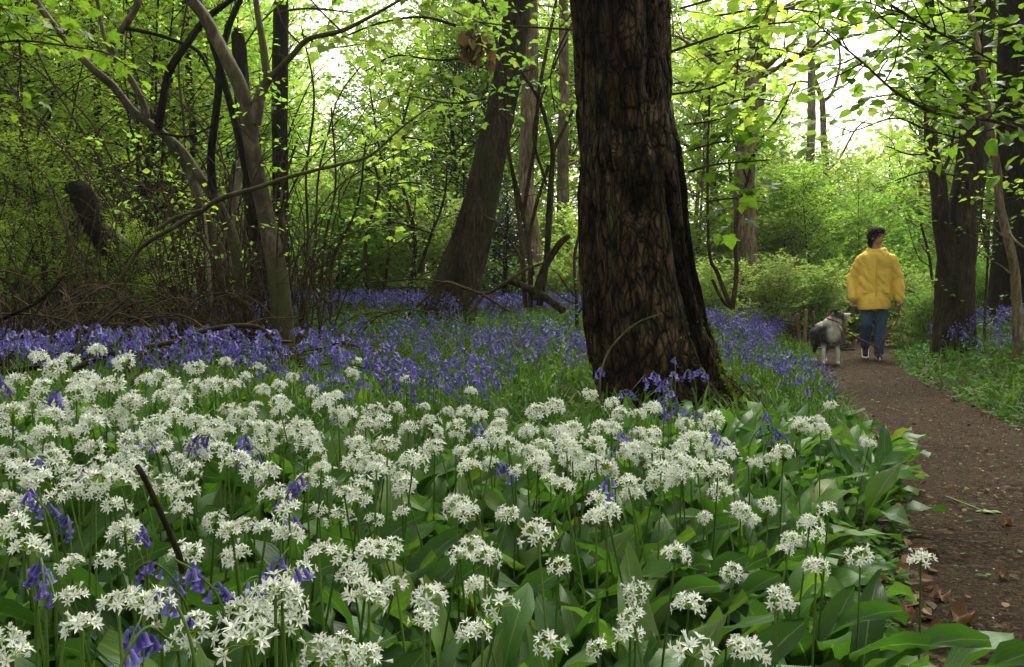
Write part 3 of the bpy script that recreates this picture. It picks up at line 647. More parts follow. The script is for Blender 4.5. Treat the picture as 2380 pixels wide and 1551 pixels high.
# --- tangle of thin stems at the left: hazel poles, each a thing
rg = np.random.default_rng(50)
HZ = [('hazel_pole', [(20, 700, 9, 9), (35, 500, 9, 8), (50, 250, 9, 6), (40, 0, 9, 4)]), ('hazel_pole', [(95, 700, 8.5, 8), (80, 560, 8.5, 7), (55, 380, 8.5, 5), (52, 200, 8.5, 4)]),
      ('hazel_pole', [(170, 720, 8, 9), (120, 540, 8, 8), (40, 430, 8, 6), (-40, 380, 8, 4)]), ('hazel_pole', [(300, 700, 8, 8), (290, 560, 8, 7), (235, 380, 8, 6), (130, 210, 8, 4), (60, 60, 8, 3)]),
      ('hazel_pole', [(350, 700, 8, 7), (300, 480, 8, 6), (215, 290, 8, 5), (70, 150, 8, 4), (0, 110, 8, 3)]), ('hazel_pole', [(400, 690, 8.4, 8), (395, 500, 8.4, 7), (330, 330, 8.4, 5), (290, 180, 8.4, 4), (300, 20, 8.4, 3)]),
      ('hazel_pole', [(440, 700, 8.2, 8), (420, 520, 8.2, 7), (430, 330, 8.2, 6), (415, 150, 8.2, 5), (440, -20, 8.2, 4)]), ('hazel_pole', [(700, 720, 7.5, 7), (715, 560, 7.5, 6), (712, 400, 7.5, 6), (730, 220, 7.5, 5), (700, 60, 7.5, 3)]),
      ('hazel_pole', [(745, 700, 9, 7), (755, 560, 9, 6), (780, 430, 9, 5), (770, 250, 9, 4)]), ('hazel_pole', [(770, 700, 9, 10), (775, 600, 9, 8), (830, 480, 9, 5), (850, 330, 9, 4)]),
      ('hazel_pole', [(860, 690, 11, 9), (850, 560, 11, 8), (880, 430, 11, 6), (840, 300, 11, 4)]), ('hazel_pole', [(950, 690, 11, 12), (965, 560, 11, 9), (935, 430, 11, 7), (900, 300, 11, 4)]),
      ('hazel_pole', [(960, 690, 11, 10), (990, 580, 11, 8), (1030, 470, 11, 6), (1040, 380, 11, 4)]), ('hazel_pole', [(230, 700, 8.8, 7), (200, 560, 8.8, 6), (150, 420, 8.8, 5), (175, 230, 8.8, 4), (215, 60, 8.8, 3)]),
      ('hazel_pole', [(490, 700, 7, 9), (484, 600, 7, 8), (478, 520, 7, 6), (470, 470, 7, 4)]), ('hazel_pole', [(890, 700, 12, 8), (905, 560, 12, 7), (910, 400, 12, 6), (960, 200, 12, 4)]),
      ('hazel_pole', [(1340, 700, 9, 8), (1335, 600, 9, 7), (1352, 520, 9, 5)]), ('hazel_pole', [(2290, 720, 9, 6), (2296, 600, 9, 5), (2300, 520, 9, 4)]),
      ('hazel_pole', [(2170, 700, 13, 7), (2160, 600, 13, 6), (2140, 520, 13, 5)]), ('hazel_pole', [(560, 640, 9, 6), (480, 480, 9, 5), (340, 440, 9, 5), (180, 420, 9, 4), (20, 360, 9, 3)])]
where = ['farthest left edge', 'left of the black broken stump, upright', 'bending hard to the left edge', 'leaning left over the black broken stump', 'low-arching to the far left', 'upright right of the broken stump', 'upright just left of the arching tree',
         'upright just right of the smooth coppiced tree', 'upright in the gap right of the coppice', 'forking right in the gap right of the coppice', 'in the bright gap left of the leaning tree', 'thick and dark left of the leaning tree foot', 'tilting toward the leaning tree', 'wavering beside the broken stump',
         'short and whitish between coppice stems', 'tall and thin far behind the sky gap', 'close against the left of the massive trunk', 'short, between the two dark right-hand trunks', 'short, left of the two-trunked tree', 'sweeping left across the dim thicket']
for (nm, q), wh in zip(HZ, where):
    t = thing(nm, (0, 0, 0), 'thin bare hazel pole ' + wh, 'hazel pole', 'thin hazel poles in the undergrowth')
    p, r = world_path(q, 40); mb = MB(); tube(mb, p, r, 7, .5); mb.build('stem', M['bark_pale' if 'whitish' in wh else 'twig'], t, True)
    w_, c_ = MB(), MB(); L = []
    for b in range(9):
        i = rg.integers(8, 39); az = rg.random() * 6.28
        grow_branch(w_, L, p[i], (cos(az), sin(az), .5), rg.uniform(.4, 1.1), r[i] * .5, rg, 4, .055, .07, .2)
    w_.build('twig_spray', M['twig'], t, True); leafset(c_, L, LEAF4); c_.build('foliage', M['deep' if q[0][0] < 500 else 'fresh'], t)

# brushwood: interlaced thin dead stems low at the left
mb = MB()
for i in range(420):
    x = rg.uniform(-5.2, -1.5); y = rg.uniform(3.6, 8.0)
    if x < -1.2 - .55 * y * 1.02: x += 1.0
    z = float(H(x, y)); L_ = rg.uniform(.5, 1.5); az = rg.random() * 6.28; n = 9; s = np.linspace(0, 1, n); hgt = rg.uniform(.2, .85) * (1.0 if x < -2.2 else .5)
    p = np.stack([x + cos(az) * L_ * s, y + sin(az) * L_ * s * .6, z + hgt * np.sin(pi * s ** rg.uniform(.6, 1.5)) ** .8 * .9 + .02], -1) + np.cumsum(rg.normal(0, .022, (n, 3)), 0)
    tube(mb, spline(p, 14), np.linspace(.0065, .002, 14) * rg.uniform(.6, 1.5), 4, rg.random(), cap=False)
for i in range(480):
    y = rg.uniform(6.0, 9.5); x = -rg.uniform(.26, .80) * y; z = float(H(x, y)); n = 8; s = np.linspace(0, 1, n); hg = rg.uniform(.6, 2.4); az = rg.random() * 6.28; ln = rg.uniform(.2, 1.1)
    p = np.stack([x + cos(az) * ln * s ** 1.4, y + sin(az) * ln * s ** 1.4, z + hg * s ** .85 - .25 * hg * s ** 4], -1) + np.cumsum(rg.normal(0, .03, (n, 3)), 0)
    tube(mb, spline(p, 12), np.linspace(.008, .002, 12) * rg.uniform(.6, 1.4), 4, rg.random(), cap=False)
for i in range(110):
    y = rg.uniform(7, 10); x = -rg.uniform(.22, .80) * y; z = float(H(x, y)); n = 9; s = np.linspace(0, 1, n); hg = rg.uniform(2.2, 4.2); az = rg.random() * 6.28; ln = rg.uniform(.8, 3.0)
    p = np.stack([x + cos(az) * ln * s ** 1.6, y + sin(az) * ln * .5 * s, z + hg * s ** .9 - .35 * hg * s ** 3], -1) + np.cumsum(rg.normal(0, .05, (n, 3)), 0)
    tube(mb, spline(p, 16), np.linspace(.012, .003, 16) * rg.uniform(.6, 1.4), 5, rg.random(), cap=False)
tag(mb.build('brushwood', M['twig'], smooth=True), 'tangle of thin dead brown stems low over the bluebells', 'brushwood', kind='stuff')

# ------------------------------------------------------------------ overhanging leafy branches (near, big leaves)
def leafy(label, paths, tpl, lm, lsize, lsp, tw=6, tl=.35, m='twig', nm='overhanging_branch', seed=0, droop=.3, width=1.):
    t = thing(nm, (0, 0, 0), label, 'branch'); rg = np.random.default_rng(seed); L = []; w_ = MB()
    for q in paths:
        p, r = world_path(q, 30, False); mb = MB(); tube(mb, p, r, 8, .5); mb.build('limb', M[m], t, True)
        ln = np.linalg.norm(np.diff(p, axis=0), axis=1).sum(); nt_ = int(ln * tw)
        for j in range(nt_):
            i = min(29, int(29 * (j + rg.random()) / nt_)); T_ = norm(p[min(i + 1, 29)] - p[max(i - 1, 0)])
            sd_ = norm(np.cross(T_, [0, 0, 1])) * (1 if j % 2 else -1)
            grow_branch(w_, L, p[i], norm(T_ * .5 + sd_ * rg.uniform(.2, 1) + rg.normal(0, .45, 3) + [0, 0, .1]), tl * rg.uniform(.5, 1.3), .004, rg, 3, lsize, lsp, droop)
    w_.build('twig_spray', M[m], t, True); c_ = MB(); leafset(c_, L, tpl); c_.build('foliage', M[lm], t)
    return t
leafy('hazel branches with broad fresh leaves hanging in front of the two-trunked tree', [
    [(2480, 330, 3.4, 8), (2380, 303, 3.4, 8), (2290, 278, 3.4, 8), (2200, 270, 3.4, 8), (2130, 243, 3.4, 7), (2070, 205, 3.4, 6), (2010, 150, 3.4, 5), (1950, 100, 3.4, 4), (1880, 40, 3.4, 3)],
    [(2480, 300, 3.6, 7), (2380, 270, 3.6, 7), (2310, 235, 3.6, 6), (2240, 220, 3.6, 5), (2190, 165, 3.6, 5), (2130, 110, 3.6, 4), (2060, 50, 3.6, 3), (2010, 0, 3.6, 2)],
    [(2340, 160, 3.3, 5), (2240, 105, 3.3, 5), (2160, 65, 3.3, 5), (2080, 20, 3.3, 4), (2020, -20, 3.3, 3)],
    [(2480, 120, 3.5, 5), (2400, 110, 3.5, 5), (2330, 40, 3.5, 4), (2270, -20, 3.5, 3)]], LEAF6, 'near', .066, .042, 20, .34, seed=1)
leafy('thin branch with drooping leaves reaching toward the walker from the right', [
    [(2230, 322, 5, 5), (2150, 300, 5, 5), (2080, 275, 5, 4), (2000, 300, 5, 3), (1940, 320, 5, 2)], [(2230, 330, 5.5, 4), (2130, 360, 5.5, 4), (2060, 340, 5.5, 3)]], LEAF6, 'lime', .08, .06, 10, .4, seed=2)
leafy('maple sprays with broad lobed leaves at mid height right of the massive trunk', [
    [(1600, 400, 5.6, 6), (1650, 385, 5.6, 5), (1710, 378, 5.6, 4), (1790, 372, 5.6, 3)], [(1640, 470, 5.8, 5), (1700, 462, 5.8, 4), (1780, 470, 5.8, 3)], [(1600, 350, 5.9, 4), (1680, 330, 5.9, 4), (1760, 330, 5.9, 3)]], MAPLE, 'near', .12, .09, 8, .4, seed=3)
leafy('bright maple canopy sprays above, between the massive trunk and the sky gap', [
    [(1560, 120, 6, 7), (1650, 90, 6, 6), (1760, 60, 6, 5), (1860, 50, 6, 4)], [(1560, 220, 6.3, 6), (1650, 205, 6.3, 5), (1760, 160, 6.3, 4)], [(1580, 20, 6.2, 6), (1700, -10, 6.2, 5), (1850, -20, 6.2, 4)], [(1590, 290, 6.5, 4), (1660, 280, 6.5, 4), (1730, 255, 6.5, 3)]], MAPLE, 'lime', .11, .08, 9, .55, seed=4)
leafy('near maple spray with large drooping leaves in the upper left corner', [
    [(-60, 110, 3.4, 6), (40, 95, 3.4, 5), (140, 105, 3.4, 4), (240, 120, 3.4, 3)], [(-60, 60, 3.6, 5), (60, 75, 3.6, 4), (180, 90, 3.6, 3)]], MAPLE, 'near', .065, .045, 13, .28, seed=5)
leafy('sunlit maple sprays at the top, left of the leaning trunk', [
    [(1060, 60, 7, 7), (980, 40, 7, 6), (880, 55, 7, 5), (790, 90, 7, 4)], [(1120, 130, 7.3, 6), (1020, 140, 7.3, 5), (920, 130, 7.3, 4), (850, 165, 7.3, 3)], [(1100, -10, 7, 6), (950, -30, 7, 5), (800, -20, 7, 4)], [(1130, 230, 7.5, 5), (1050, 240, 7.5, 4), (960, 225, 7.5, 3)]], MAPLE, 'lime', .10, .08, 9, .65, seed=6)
leafy('thin leafy branches crossing in front of the leaning trunk near its top', [
    [(1340, 70, 7, 5), (1260, 65, 7, 5), (1180, 60, 7, 4), (1100, 50, 7, 3)], [(1240, 160, 7.4, 4), (1190, 180, 7.4, 4), (1140, 240, 7.4, 3)], [(1190, 290, 7.3, 4), (1150, 250, 7.3, 3), (1130, 200, 7.3, 2)], [(1350, 20, 7, 4), (1300, 110, 7, 4), (1280, 180, 7, 3), (1290, 260, 7, 3)]], LEAF6, 'fresh', .07, .06, 8, .4, seed=7)
leafy('sunlit hanging maple branch left of the leaning trunk at mid height', [[(1010, 440, 9.5, 4), (960, 425, 9.5, 4), (900, 430, 9.5, 3)], [(1010, 545, 9.5, 4), (930, 520, 9.5, 4), (850, 515, 9.5, 3)], [(1000, 330, 9.5, 4), (930, 320, 9.5, 4), (850, 340, 9.5, 3)]], MAPLE, 'lime', .11, .09, 8, .55, seed=8)
leafy('small-leaved twigs sprouting along the smooth coppiced stems', [
    [(610, 260, 5.9, 3), (640, 262, 5.8, 3), (690, 250, 5.7, 2)], [(590, 330, 5.9, 3), (560, 300, 5.8, 2), (530, 280, 5.7, 2)], [(600, 380, 5.9, 3), (640, 360, 5.8, 2), (700, 372, 5.7, 2)], [(560, 470, 5.9, 3), (580, 540, 5.8, 2)], [(370, 400, 5.9, 3), (300, 380, 5.8, 3), (240, 395, 5.7, 2)], [(420, 460, 5.9, 3), (330, 440, 5.8, 3), (250, 470, 5.7, 2)]], LEAF6, 'fresh', .05, .06, 7, .3, seed=9)
leafy('airy maple sprays high between the knobbly trunk and the sky gap', [
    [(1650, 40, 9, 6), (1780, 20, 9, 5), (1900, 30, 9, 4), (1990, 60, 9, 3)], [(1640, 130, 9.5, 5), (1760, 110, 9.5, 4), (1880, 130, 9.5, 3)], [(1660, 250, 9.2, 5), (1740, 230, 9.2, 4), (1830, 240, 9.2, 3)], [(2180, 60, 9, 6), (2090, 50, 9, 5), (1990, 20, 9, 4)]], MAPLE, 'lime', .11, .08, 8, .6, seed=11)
leafy('airy lime-green sprays above the walker between sky gap and two-trunked tree', [
    [(2240, 200, 8, 5), (2170, 180, 8, 4), (2090, 185, 8, 3)], [(2230, 410, 8, 4), (2150, 400, 8, 4), (2080, 420, 8, 3)], [(2250, 90, 8, 5), (2170, 100, 8, 4), (2100, 90, 8, 3)], [(2420, 480, 8, 4), (2360, 460, 8, 3), (2290, 470, 8, 3)]], LEAF6, 'lime', .08, .06, 9, .5, seed=12)
leafy('fine sprays closing the top of the left sky gap', [
    [(640, 30, 9, 5), (720, 20, 9, 5), (820, 30, 9, 4)], [(700, 80, 9, 5), (760, 110, 9, 4), (860, 100, 9, 3)], [(560, 120, 9, 5), (600, 60, 9, 4), (660, 0, 9, 3)]], LEAF6, 'lime', .08, .06, 10, .5, seed=13)
# withered leaf bunch hanging by the leaning trunk
t = thing('withered_leaf_bunch', (0, 0, 0), 'hanging bunch of withered brown leaves left of the leaning trunk', 'dead leaves')
mb = MB(); rg = np.random.default_rng(9); n = 60; c0 = P(1103, 105, 7.2)
pos = c0 + rg.normal(0, 1, (n, 3)) * [.06, .05, .07]; mb.place(LEAF6, pos, rg.normal(0, .3, (n, 3)) + [0, 0, -1], rg.normal(0, 1, (n, 3)), rg.uniform(.07, .14, n)); mb.build('leaves', M['dry'], t)
mb = MB(); tube(mb, np.array([P(1130, 40, 7.2), P(1110, 75, 7.2), P(1103, 110, 7.2)]), .004, 5); mb.build('twig', M['twig'], t)

# ------------------------------------------------------------------ leafy trees and bushes, each placed in the wood
def atu(u, d): return float(P(u, 700, d)[0])
ROWS = [  # u, d, prototype, scale, name, label
 (-120, 9.5, 'deepA', 1.1, 'shade_shrub', 'small-leaved dark shrub at the far left edge'),
 (60, 10.5, 'deepA', 1.15, 'shade_shrub', 'small-leaved dark shrub left of the black broken stump'),
 (330, 9.6, 'deepA', 1.05, 'shade_shrub', 'small-leaved dark shrub between the stump and the arching tree'),
 (-60, 14, 'hazelA', 1.3, 'hazel', 'tall hazel in the dim thicket at the left edge'),
 (110, 14, 'hazelA', 1.4, 'hazel', 'tall hazel rising behind the far left shrubs'),
 (260, 13, 'hazelB', 1.3, 'hazel', 'brighter hazel filling the gap under the forked arching limb'),
 (400, 14, 'hazelA', 1.4, 'hazel', 'tall hazel behind the dark curved limb'),
 (560, 15, 'hazelB', 1.25, 'hazel', 'bright hazel seen between the coppiced stems'),
 (30, 19, 'tallA', .9, 'young_maple', 'tall leafy tree behind the thicket at the far left'),
 (330, 20, 'tallA', .85, 'young_maple', 'tall leafy tree behind the arching tree'),
 (520, 21, 'limeA', 1.3, 'young_maple', 'yellow-green tree behind the near-black trunks'),
 (700, 17, 'hazelB', .75, 'hazel', 'bright hazel left under the sky gap'),
 (760, 12, 'bushB', .9, 'leafy_bush', 'low fresh bush right of the smooth coppiced tree'),
 (840, 14.5, 'bushA', 1.1, 'leafy_bush', 'low pale bush under the sky gap'),
 (700, 22, 'bushA', 1.8, 'leafy_bush', 'big pale bush far behind the coppice'),
 (960, 13, 'limeB', .68, 'young_maple', 'yellow-green young maple right under the sky gap'),
 (1010, 16, 'limeA', .95, 'young_maple', 'yellow-green maple behind the leaning trunk, on its left side'),
 (930, 22, 'limeB', .75, 'young_maple', 'distant yellow maple behind the sky gap bushes'),
 (985, 11.5, 'bushA', .8, 'leafy_bush', 'pale bush at the left foot of the leaning tree'),
 (1075, 14, 'holly', 1.25, 'holly_tree', 'dark glossy holly behind the leaning trunk, on its left side'),
 (860, 15.5, 'holly', .75, 'holly_tree', 'small dark holly in front of the sky gap'),
 (1170, 11.5, 'holly', .55, 'holly_tree', 'low dark holly between the leaning trunk and the orange brown trunk'),
 (1180, 17, 'limeB', 1.05, 'young_maple', 'bright maple between the leaning trunk and the thin multi-stemmed tree'),
 (1300, 19, 'limeA', 1.1, 'young_maple', 'bright maple behind the slim grey brown trunk'),
 (1340, 13, 'bushA', .85, 'leafy_bush', 'pale bush close left of the massive trunk'),
 (1275, 14.5, 'bushB', .9, 'leafy_bush', 'fresh green bush at the foot of the slim grey brown trunk'),
 (1130, 22, 'tallB', .8, 'tall_tree', 'tall pale-leaved tree behind the top of the leaning trunk'),
 (1420, 22, 'tallA', .9, 'tall_tree', 'tall tree mostly hidden behind the massive trunk'),
 (1615, 17, 'limeA', .85, 'young_maple', 'yellow-green maple just right of the massive trunk'),
 (1680, 16.5, 'bushA', .8, 'leafy_bush', 'pale bush some way behind the wishbone sapling'),
 (1700, 21, 'limeB', 1.2, 'young_maple', 'maple behind the knobbly pinkish trunk'),
 (1800, 16.5, 'bushA', .95, 'leafy_bush', 'taller pale bush farther back to the right of the knobbly trunk'),
 (1800, 18, 'bushB', 1.6, 'leafy_bush', 'large fresh bush behind the wattle fence'),
 (1850, 24, 'bushA', 2.2, 'leafy_bush', 'large pale bush below the pale dead trunk'),
 (1900, 14.2, 'bushA', .62, 'leafy_bush', 'low yellow-white bush behind the dog'),
 (1960, 19.5, 'bushB', 1.5, 'leafy_bush', 'rounded fresh bush behind the walker'),
 (2020, 26, 'bushA', 2.2, 'leafy_bush', 'large pale bush under the bright sky behind the walker'),
 (2090, 19.5, 'bushB', 1.45, 'leafy_bush', 'fresh bush right of the walker, behind the bend of the path'),
 (2130, 25, 'hazelB', 1.1, 'hazel', 'hazel between the walker and the two-trunked tree'),
 (2150, 15.5, 'bushB', .9, 'leafy_bush', 'dense bush left of the two-trunked tree foot'),
 (2330, 15, 'hazelA', .95, 'hazel', 'hazel between the two dark right-hand trunks'),
 (2290, 18, 'limeA', 1.2, 'young_maple', 'maple behind the gap between the right-hand trunks'),
 (2450, 14, 'hazelA', 1.2, 'hazel', 'hazel at the far right edge'),
 (2230, 24, 'tallA', .75, 'tall_tree', 'tall leafy tree behind the two-trunked tree'),
 (2400, 22, 'tallA', .85, 'tall_tree', 'tall leafy tree behind the dark right-hand trunk'),
 (1770, 27, 'bare', .85, 'sparse_tree', 'sparse tree with few leaves behind the knobbly trunk'),
 (1960, 33, 'bare', .62, 'sparse_tree', 'small twiggy sparse tree below the bright sky'),
 (2060, 34, 'bare', .75, 'sparse_tree', 'thin sparse tree right in the bright sky gap'),
 (775, 30, 'bare', .5, 'sparse_tree', 'sparse tree in the left sky gap'),
 (2275, 12.5, 'bushB', .55, 'leafy_bush', 'small bush between the feet of the right-hand trunks'),
 (640, 30, 'tallA', .85, 'tall_tree', 'far tall tree at the upper left edge of the sky gap'),
 (620, 16, 'bushA', 1.2, 'leafy_bush', 'pale bush behind the coppiced stems'),
 (800, 17.5, 'bushB', 1.2, 'leafy_bush', 'fresh bush directly under the left sky gap'),
 (890, 16.5, 'bushB', 1.0, 'leafy_bush', 'fresh bush behind the thick hazel pole left of the leaning tree'),
 (1120, 15.5, 'bushB', 1.1, 'leafy_bush', 'fresh bush in the gap under the dark holly'),
 (1220, 15.2, 'bushA', 1.0, 'leafy_bush', 'pale bush behind the fallen log'),
 (400, 17, 'bushA', 1.6, 'leafy_bush', 'pale bush glimpsed through the left thicket'),
 (150, 17, 'bushA', 1.7, 'leafy_bush', 'pale bush glimpsed behind the black broken stump'),
 (1690, 17.5, 'bushB', 1.1, 'leafy_bush', 'fresh bush at the left foot of the knobbly trunk'),
 (2010, 15.8, 'bushB', .8, 'leafy_bush', 'dense fresh bush where the path disappears'),
 (705, 12.2, 'bushA', .50, 'leafy_bush', 'small pale bush at the edge of the bluebells right of the coppice'),
 (800, 12.9, 'bushA', .55, 'leafy_bush', 'small pale bush at the rear edge of the bluebells under the sky gap'),
 (905, 12.4, 'bushA', .42, 'leafy_bush', 'tiny pale bush beside the thick hazel pole'),
 (1160, 12.8, 'bushB', .50, 'leafy_bush', 'small fresh bush in the gap right of the leaning trunk foot'),
 (1280, 12.0, 'bushA', .40, 'leafy_bush', 'tiny pale bush behind the forked stems near the fallen log'),
 (1350, 12.2, 'bushA', .48, 'leafy_bush', 'small pale bush touching the left edge of the massive trunk'),
 (1655, 11.6, 'bushA', .50, 'leafy_bush', 'small pale bush inside the bend of the wishbone sapling'),
 (1790, 13.6, 'bushA', .62, 'leafy_bush', 'pale yellow bush right of the knobbly trunk foot'),
 (1850, 14.0, 'bushB', .60, 'leafy_bush', 'fresh bush just behind the wattle fence'),
 (1975, 15.5, 'bushA', .62, 'leafy_bush', 'pale bush seen between the dog and the walker'),
 (2120, 13.4, 'bushA', .60, 'leafy_bush', 'pale bush close behind the walker shoulder on the right'),
 (2165, 12.2, 'bushB', .45, 'leafy_bush', 'small fresh bush touching the left side of the two-trunked tree'),
 (2010, 17.5, 'limeA', .48, 'young_maple', 'young yellow-green maple rising behind the walker head'),
 (1890, 16.5, 'limeB', .47, 'young_maple', 'young maple above the dog, under the pale dead trunk'),
 (820, 14.2, 'limeA', .45, 'young_maple', 'young maple in the bright gap under the left sky gap'),
 (30, 8.2, 'bushA', .55, 'leafy_bush', 'pale bush at the far left behind the brushwood'),
 (360, 8.4, 'bushA', .50, 'leafy_bush', 'pale bush under the arching tree behind the brushwood'),
 (650, 13.5, 'bushB', .8, 'leafy_bush', 'low fresh bush behind the straight near-black trunk'),
 (520, 26, 'tallA', .8, 'tall_tree', 'tall tree behind the coppice top'),
 (300, 6.9, 'deepA', .26, 'shade_shrub', 'low twiggy shrub in front of the black broken stump'),
 (120, 7.2, 'deepA', .42, 'shade_shrub', 'low twiggy shrub left of the black broken stump foot'),
]
for u, d, k_, s_, nm, lb in ROWS:
    put(k_, atu(u, d), d, nm, lb, {'shade_shrub': 'shrub', 'hazel': 'tree', 'leafy_bush': 'bush'}.get(nm, 'tree'), s_)

# far-off wood, one mass, and unseen foliage added to shade the trunks
def clumps(mb, C, nl, rad, ls, tpl=LEAF4):
    n = len(C); pos = (C[:, None] + RNG.normal(0, 1, (n, nl, 3)) * np.array([1, 1, .55]) * np.asarray(rad).reshape(-1, 1, 1)).reshape(-1, 3)
    m = len(pos); t = np.clip(np.repeat(RNG.uniform(.1, .9, n), nl) + RNG.normal(0, .15, m), 0, 1)
    mb.place(tpl, pos, RNG.normal(0, 1, (m, 3)) + [0, 0, -.4], RNG.normal(0, .7, (m, 3)) + [0, 0, 1], ls * RNG.uniform(.6, 1.3, m), t)
TU = np.array([-400, 0, 500, 640, 720, 760, 850, 900, 960, 1300, 1700, 1800, 1860, 1920, 2000, 2080, 2130, 2200, 2350, 2800])
TV_ = np.array([60, 40, 20, 60, 220, 330, 330, 200, 60, 40, 60, 250, 380, 420, 400, 330, 180, 60, 20, 60])
mb = MB(); C = []; tr = MB()
while len(C) < 3000:
    u = RNG.uniform(-350, 2750); d = RNG.uniform(27, 46); vt = np.interp(u, TU, TV_) + RNG.normal(0, 35); v = 735 - (735 - vt) * RNG.random() ** .8
    C.append(P(u, v, d))
C = np.array(C); clumps(mb, C, 34, RNG.uniform(.5, 1.1, len(C)), .20)
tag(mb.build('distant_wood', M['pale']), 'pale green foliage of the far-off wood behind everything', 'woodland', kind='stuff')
mb = MB()
for i in range(70):
    u = RNG.uniform(-300, 2700); d = RNG.uniform(20, 40); vt = np.interp(u, TU, TV_)
    a = P(u, 720, d); b = P(u + RNG.normal(0, 25), vt + RNG.uniform(-60, 200), d); m_ = (a + b) / 2 + RNG.normal(0, .2, 3); a[2] = float(H(a[0], a[1])) - .1
    tube(mb, spline([a, m_, b], 10), np.linspace(.11, .03, 10) * RNG.uniform(.4, 1.3), 6, RNG.random())
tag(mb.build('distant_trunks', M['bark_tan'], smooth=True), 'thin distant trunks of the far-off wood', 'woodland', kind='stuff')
mb = MB(); n = 380; az = RNG.uniform(radians(52), radians(308), n); r = RNG.uniform(10, 20, n)  # unseen leaf clumps, added to keep low sky light off the trunks
C = np.stack([np.sin(az) * r, np.cos(az) * r + 1, RNG.uniform(.2, 4.5, n)], -1); clumps(mb, C, 16, RNG.uniform(.7, 1.2, n), .42)
tag(mb.build('unseen_shade_foliage', M['deep']), 'unseen leaf clumps added behind and beside the view to block low sky light', 'woodland', kind='stuff')

# ------------------------------------------------------------------ wild garlic
def solve(u, v, h, lo=.45, hi=7.):
    """distance at which the line of sight through (u, v) is h above the soil"""
    d = np.linspace(lo, hi, 900); p = P(u, v, 1.) - [0, 0, CAMZ]
    z = CAMZ + p[2] * d; g = H(p[0] * d, d) + h
    k = np.where(z <= g)[0]
    return float(d[k[0]]) if len(k) else hi

def umbel(seed, nf, R=.022, fl=.0115, buds=.22):
    rg = np.random.default_rng(seed); mb = MB(); i = np.arange(nf)
    ct = 1 - (i + .5) / nf * 1.08; th = np.arccos(np.clip(ct, -1, 1)); ph = i * 2.39996 + rg.normal(0, .25, nf)
    D = np.stack([np.sin(th) * np.cos(ph), np.sin(th) * np.sin(ph), np.cos(th)], -1); D = norm(D + rg.normal(0, .10, D.shape))
    Rr = R * rg.uniform(.65, 1.2, nf)
    pts = D * Rr[:, None]
    for k in range(nf):
        tube(mb, np.array([[0, 0, 0], D[k] * Rr[k] * .55 + [0, 0, .002], pts[k]]), .00055, 3, .4, 1, cap=False)
        bud = rg.random() < buds * (1.6 if D[k][2] > .6 else .6)
        a = D[k]; b = norm(np.cross(a, [.3, .2, .9])); c = np.cross(a, b); r0 = rg.random() * 6
        op = .22 if bud else rg.uniform(.95, 1.3)
        L = fl * rg.uniform(.85, 1.15)
        e = np.array([b * cos(r0 + q * pi / 3) + c * sin(r0 + q * pi / 3) for q in range(6)])
        dirs = a[None] * cos(op) + e * sin(op)
        nn = a[None] * sin(op) - e * cos(op)
        mb.place(PET, np.repeat(pts[k][None], 6, 0), dirs, nn, L, rg.random(6))
        if not bud:
            mb.place(OVA, pts[k][None] + a * .0004, a[None], b[None], .0032, [.5], 1)
            st = norm(a[None] * .75 + e * .55); mb.place(PIN, np.repeat(pts[k][None], 6, 0), st, nn, .0052, rg.random(6), 0)
    return mb.mesh('flower_head', [M['petal'], M['ovary']])
PET = T([(0, 0, 0), (-.15, .40, .07), (0, .40, .0), (.15, .40, .07), (-.11, .72, .05), (.11, .72, .05), (0, 1, -.05)], [(0, 2, 1), (0, 3, 2), (1, 2, 4), (2, 3, 5), (4, 2, 6), (2, 5, 6)])
OVA = T([(0, 0, 0), (.4, .3, 0), (0, .3, .4), (-.4, .3, 0), (0, .3, -.4), (0, 1, 0)], [(0, 1, 2), (0, 2, 3), (0, 3, 4), (0, 4, 1), (1, 5, 2), (2, 5, 3), (3, 5, 4), (4, 5, 1)])
PIN = T([(-.04, 0, 0), (.04, 0, 0), (0, 1, 0)], [(0, 1, 2)])
UMB = [umbel(s, n, R) for s, n, R in ((1, 20, .0225), (2, 15, .021), (3, 24, .024), (4, 12, .020), (5, 28, .024), (6, 18, .022), (7, 32, .025), (8, 22, .021))]

def blade(mb, L, W, lift, droop, rg, segs=12, base=(0, 0, 0), az=0., fold=.25, pet=.22, tint=.5, twist=0., wavy=.012, cols=4):
    """one broad leaf: stalk, then a blade that arches up and over"""
    t = np.linspace(0, 1, segs); ang = lift - droop * t ** 1.6
    st = L / (segs - 1); x = np.concatenate([[0], np.cumsum(np.cos(ang[:-1]) * st)]); z = np.concatenate([[0], np.cumsum(np.sin(ang[:-1]) * st)])
    s = np.clip((t - pet) / (1 - pet), 0, 1); w_ = W * .5 * np.maximum(np.sin(pi * s ** .75) ** .85, .06 * (t < .98)) ; w_[-1] = .0005
    k = np.linspace(-1, 1, cols + 1); yy = w_[:, None] * k[None]
    ph = rg.random() * 6
    zz = np.abs(k)[None] * w_[:, None] * fold + wavy * W / .05 * np.sin(t[:, None] * 11 + ph + k[None] * 2) * np.abs(k)[None] * (s[:, None] > 0)
    tw = twist * t[:, None]; y2 = yy * np.cos(tw) - zz * np.sin(tw); z2 = yy * np.sin(tw) + zz * np.cos(tw)
    nx = -np.sin(ang)[:, None]; nz = np.cos(ang)[:, None]
    X = x[:, None] + nx * z2; Z = z[:, None] + nz * z2
    Xr = X * cos(az) - y2 * sin(az) + base[0]; Yr = X * sin(az) + y2 * cos(az) + base[1]; Zr = Z + base[2]
    V, Fc = sheet(Xr, Yr, Zr); mb.add(V, Fc, tint, rib=np.broadcast_to(k[None], X.shape))
GL = []
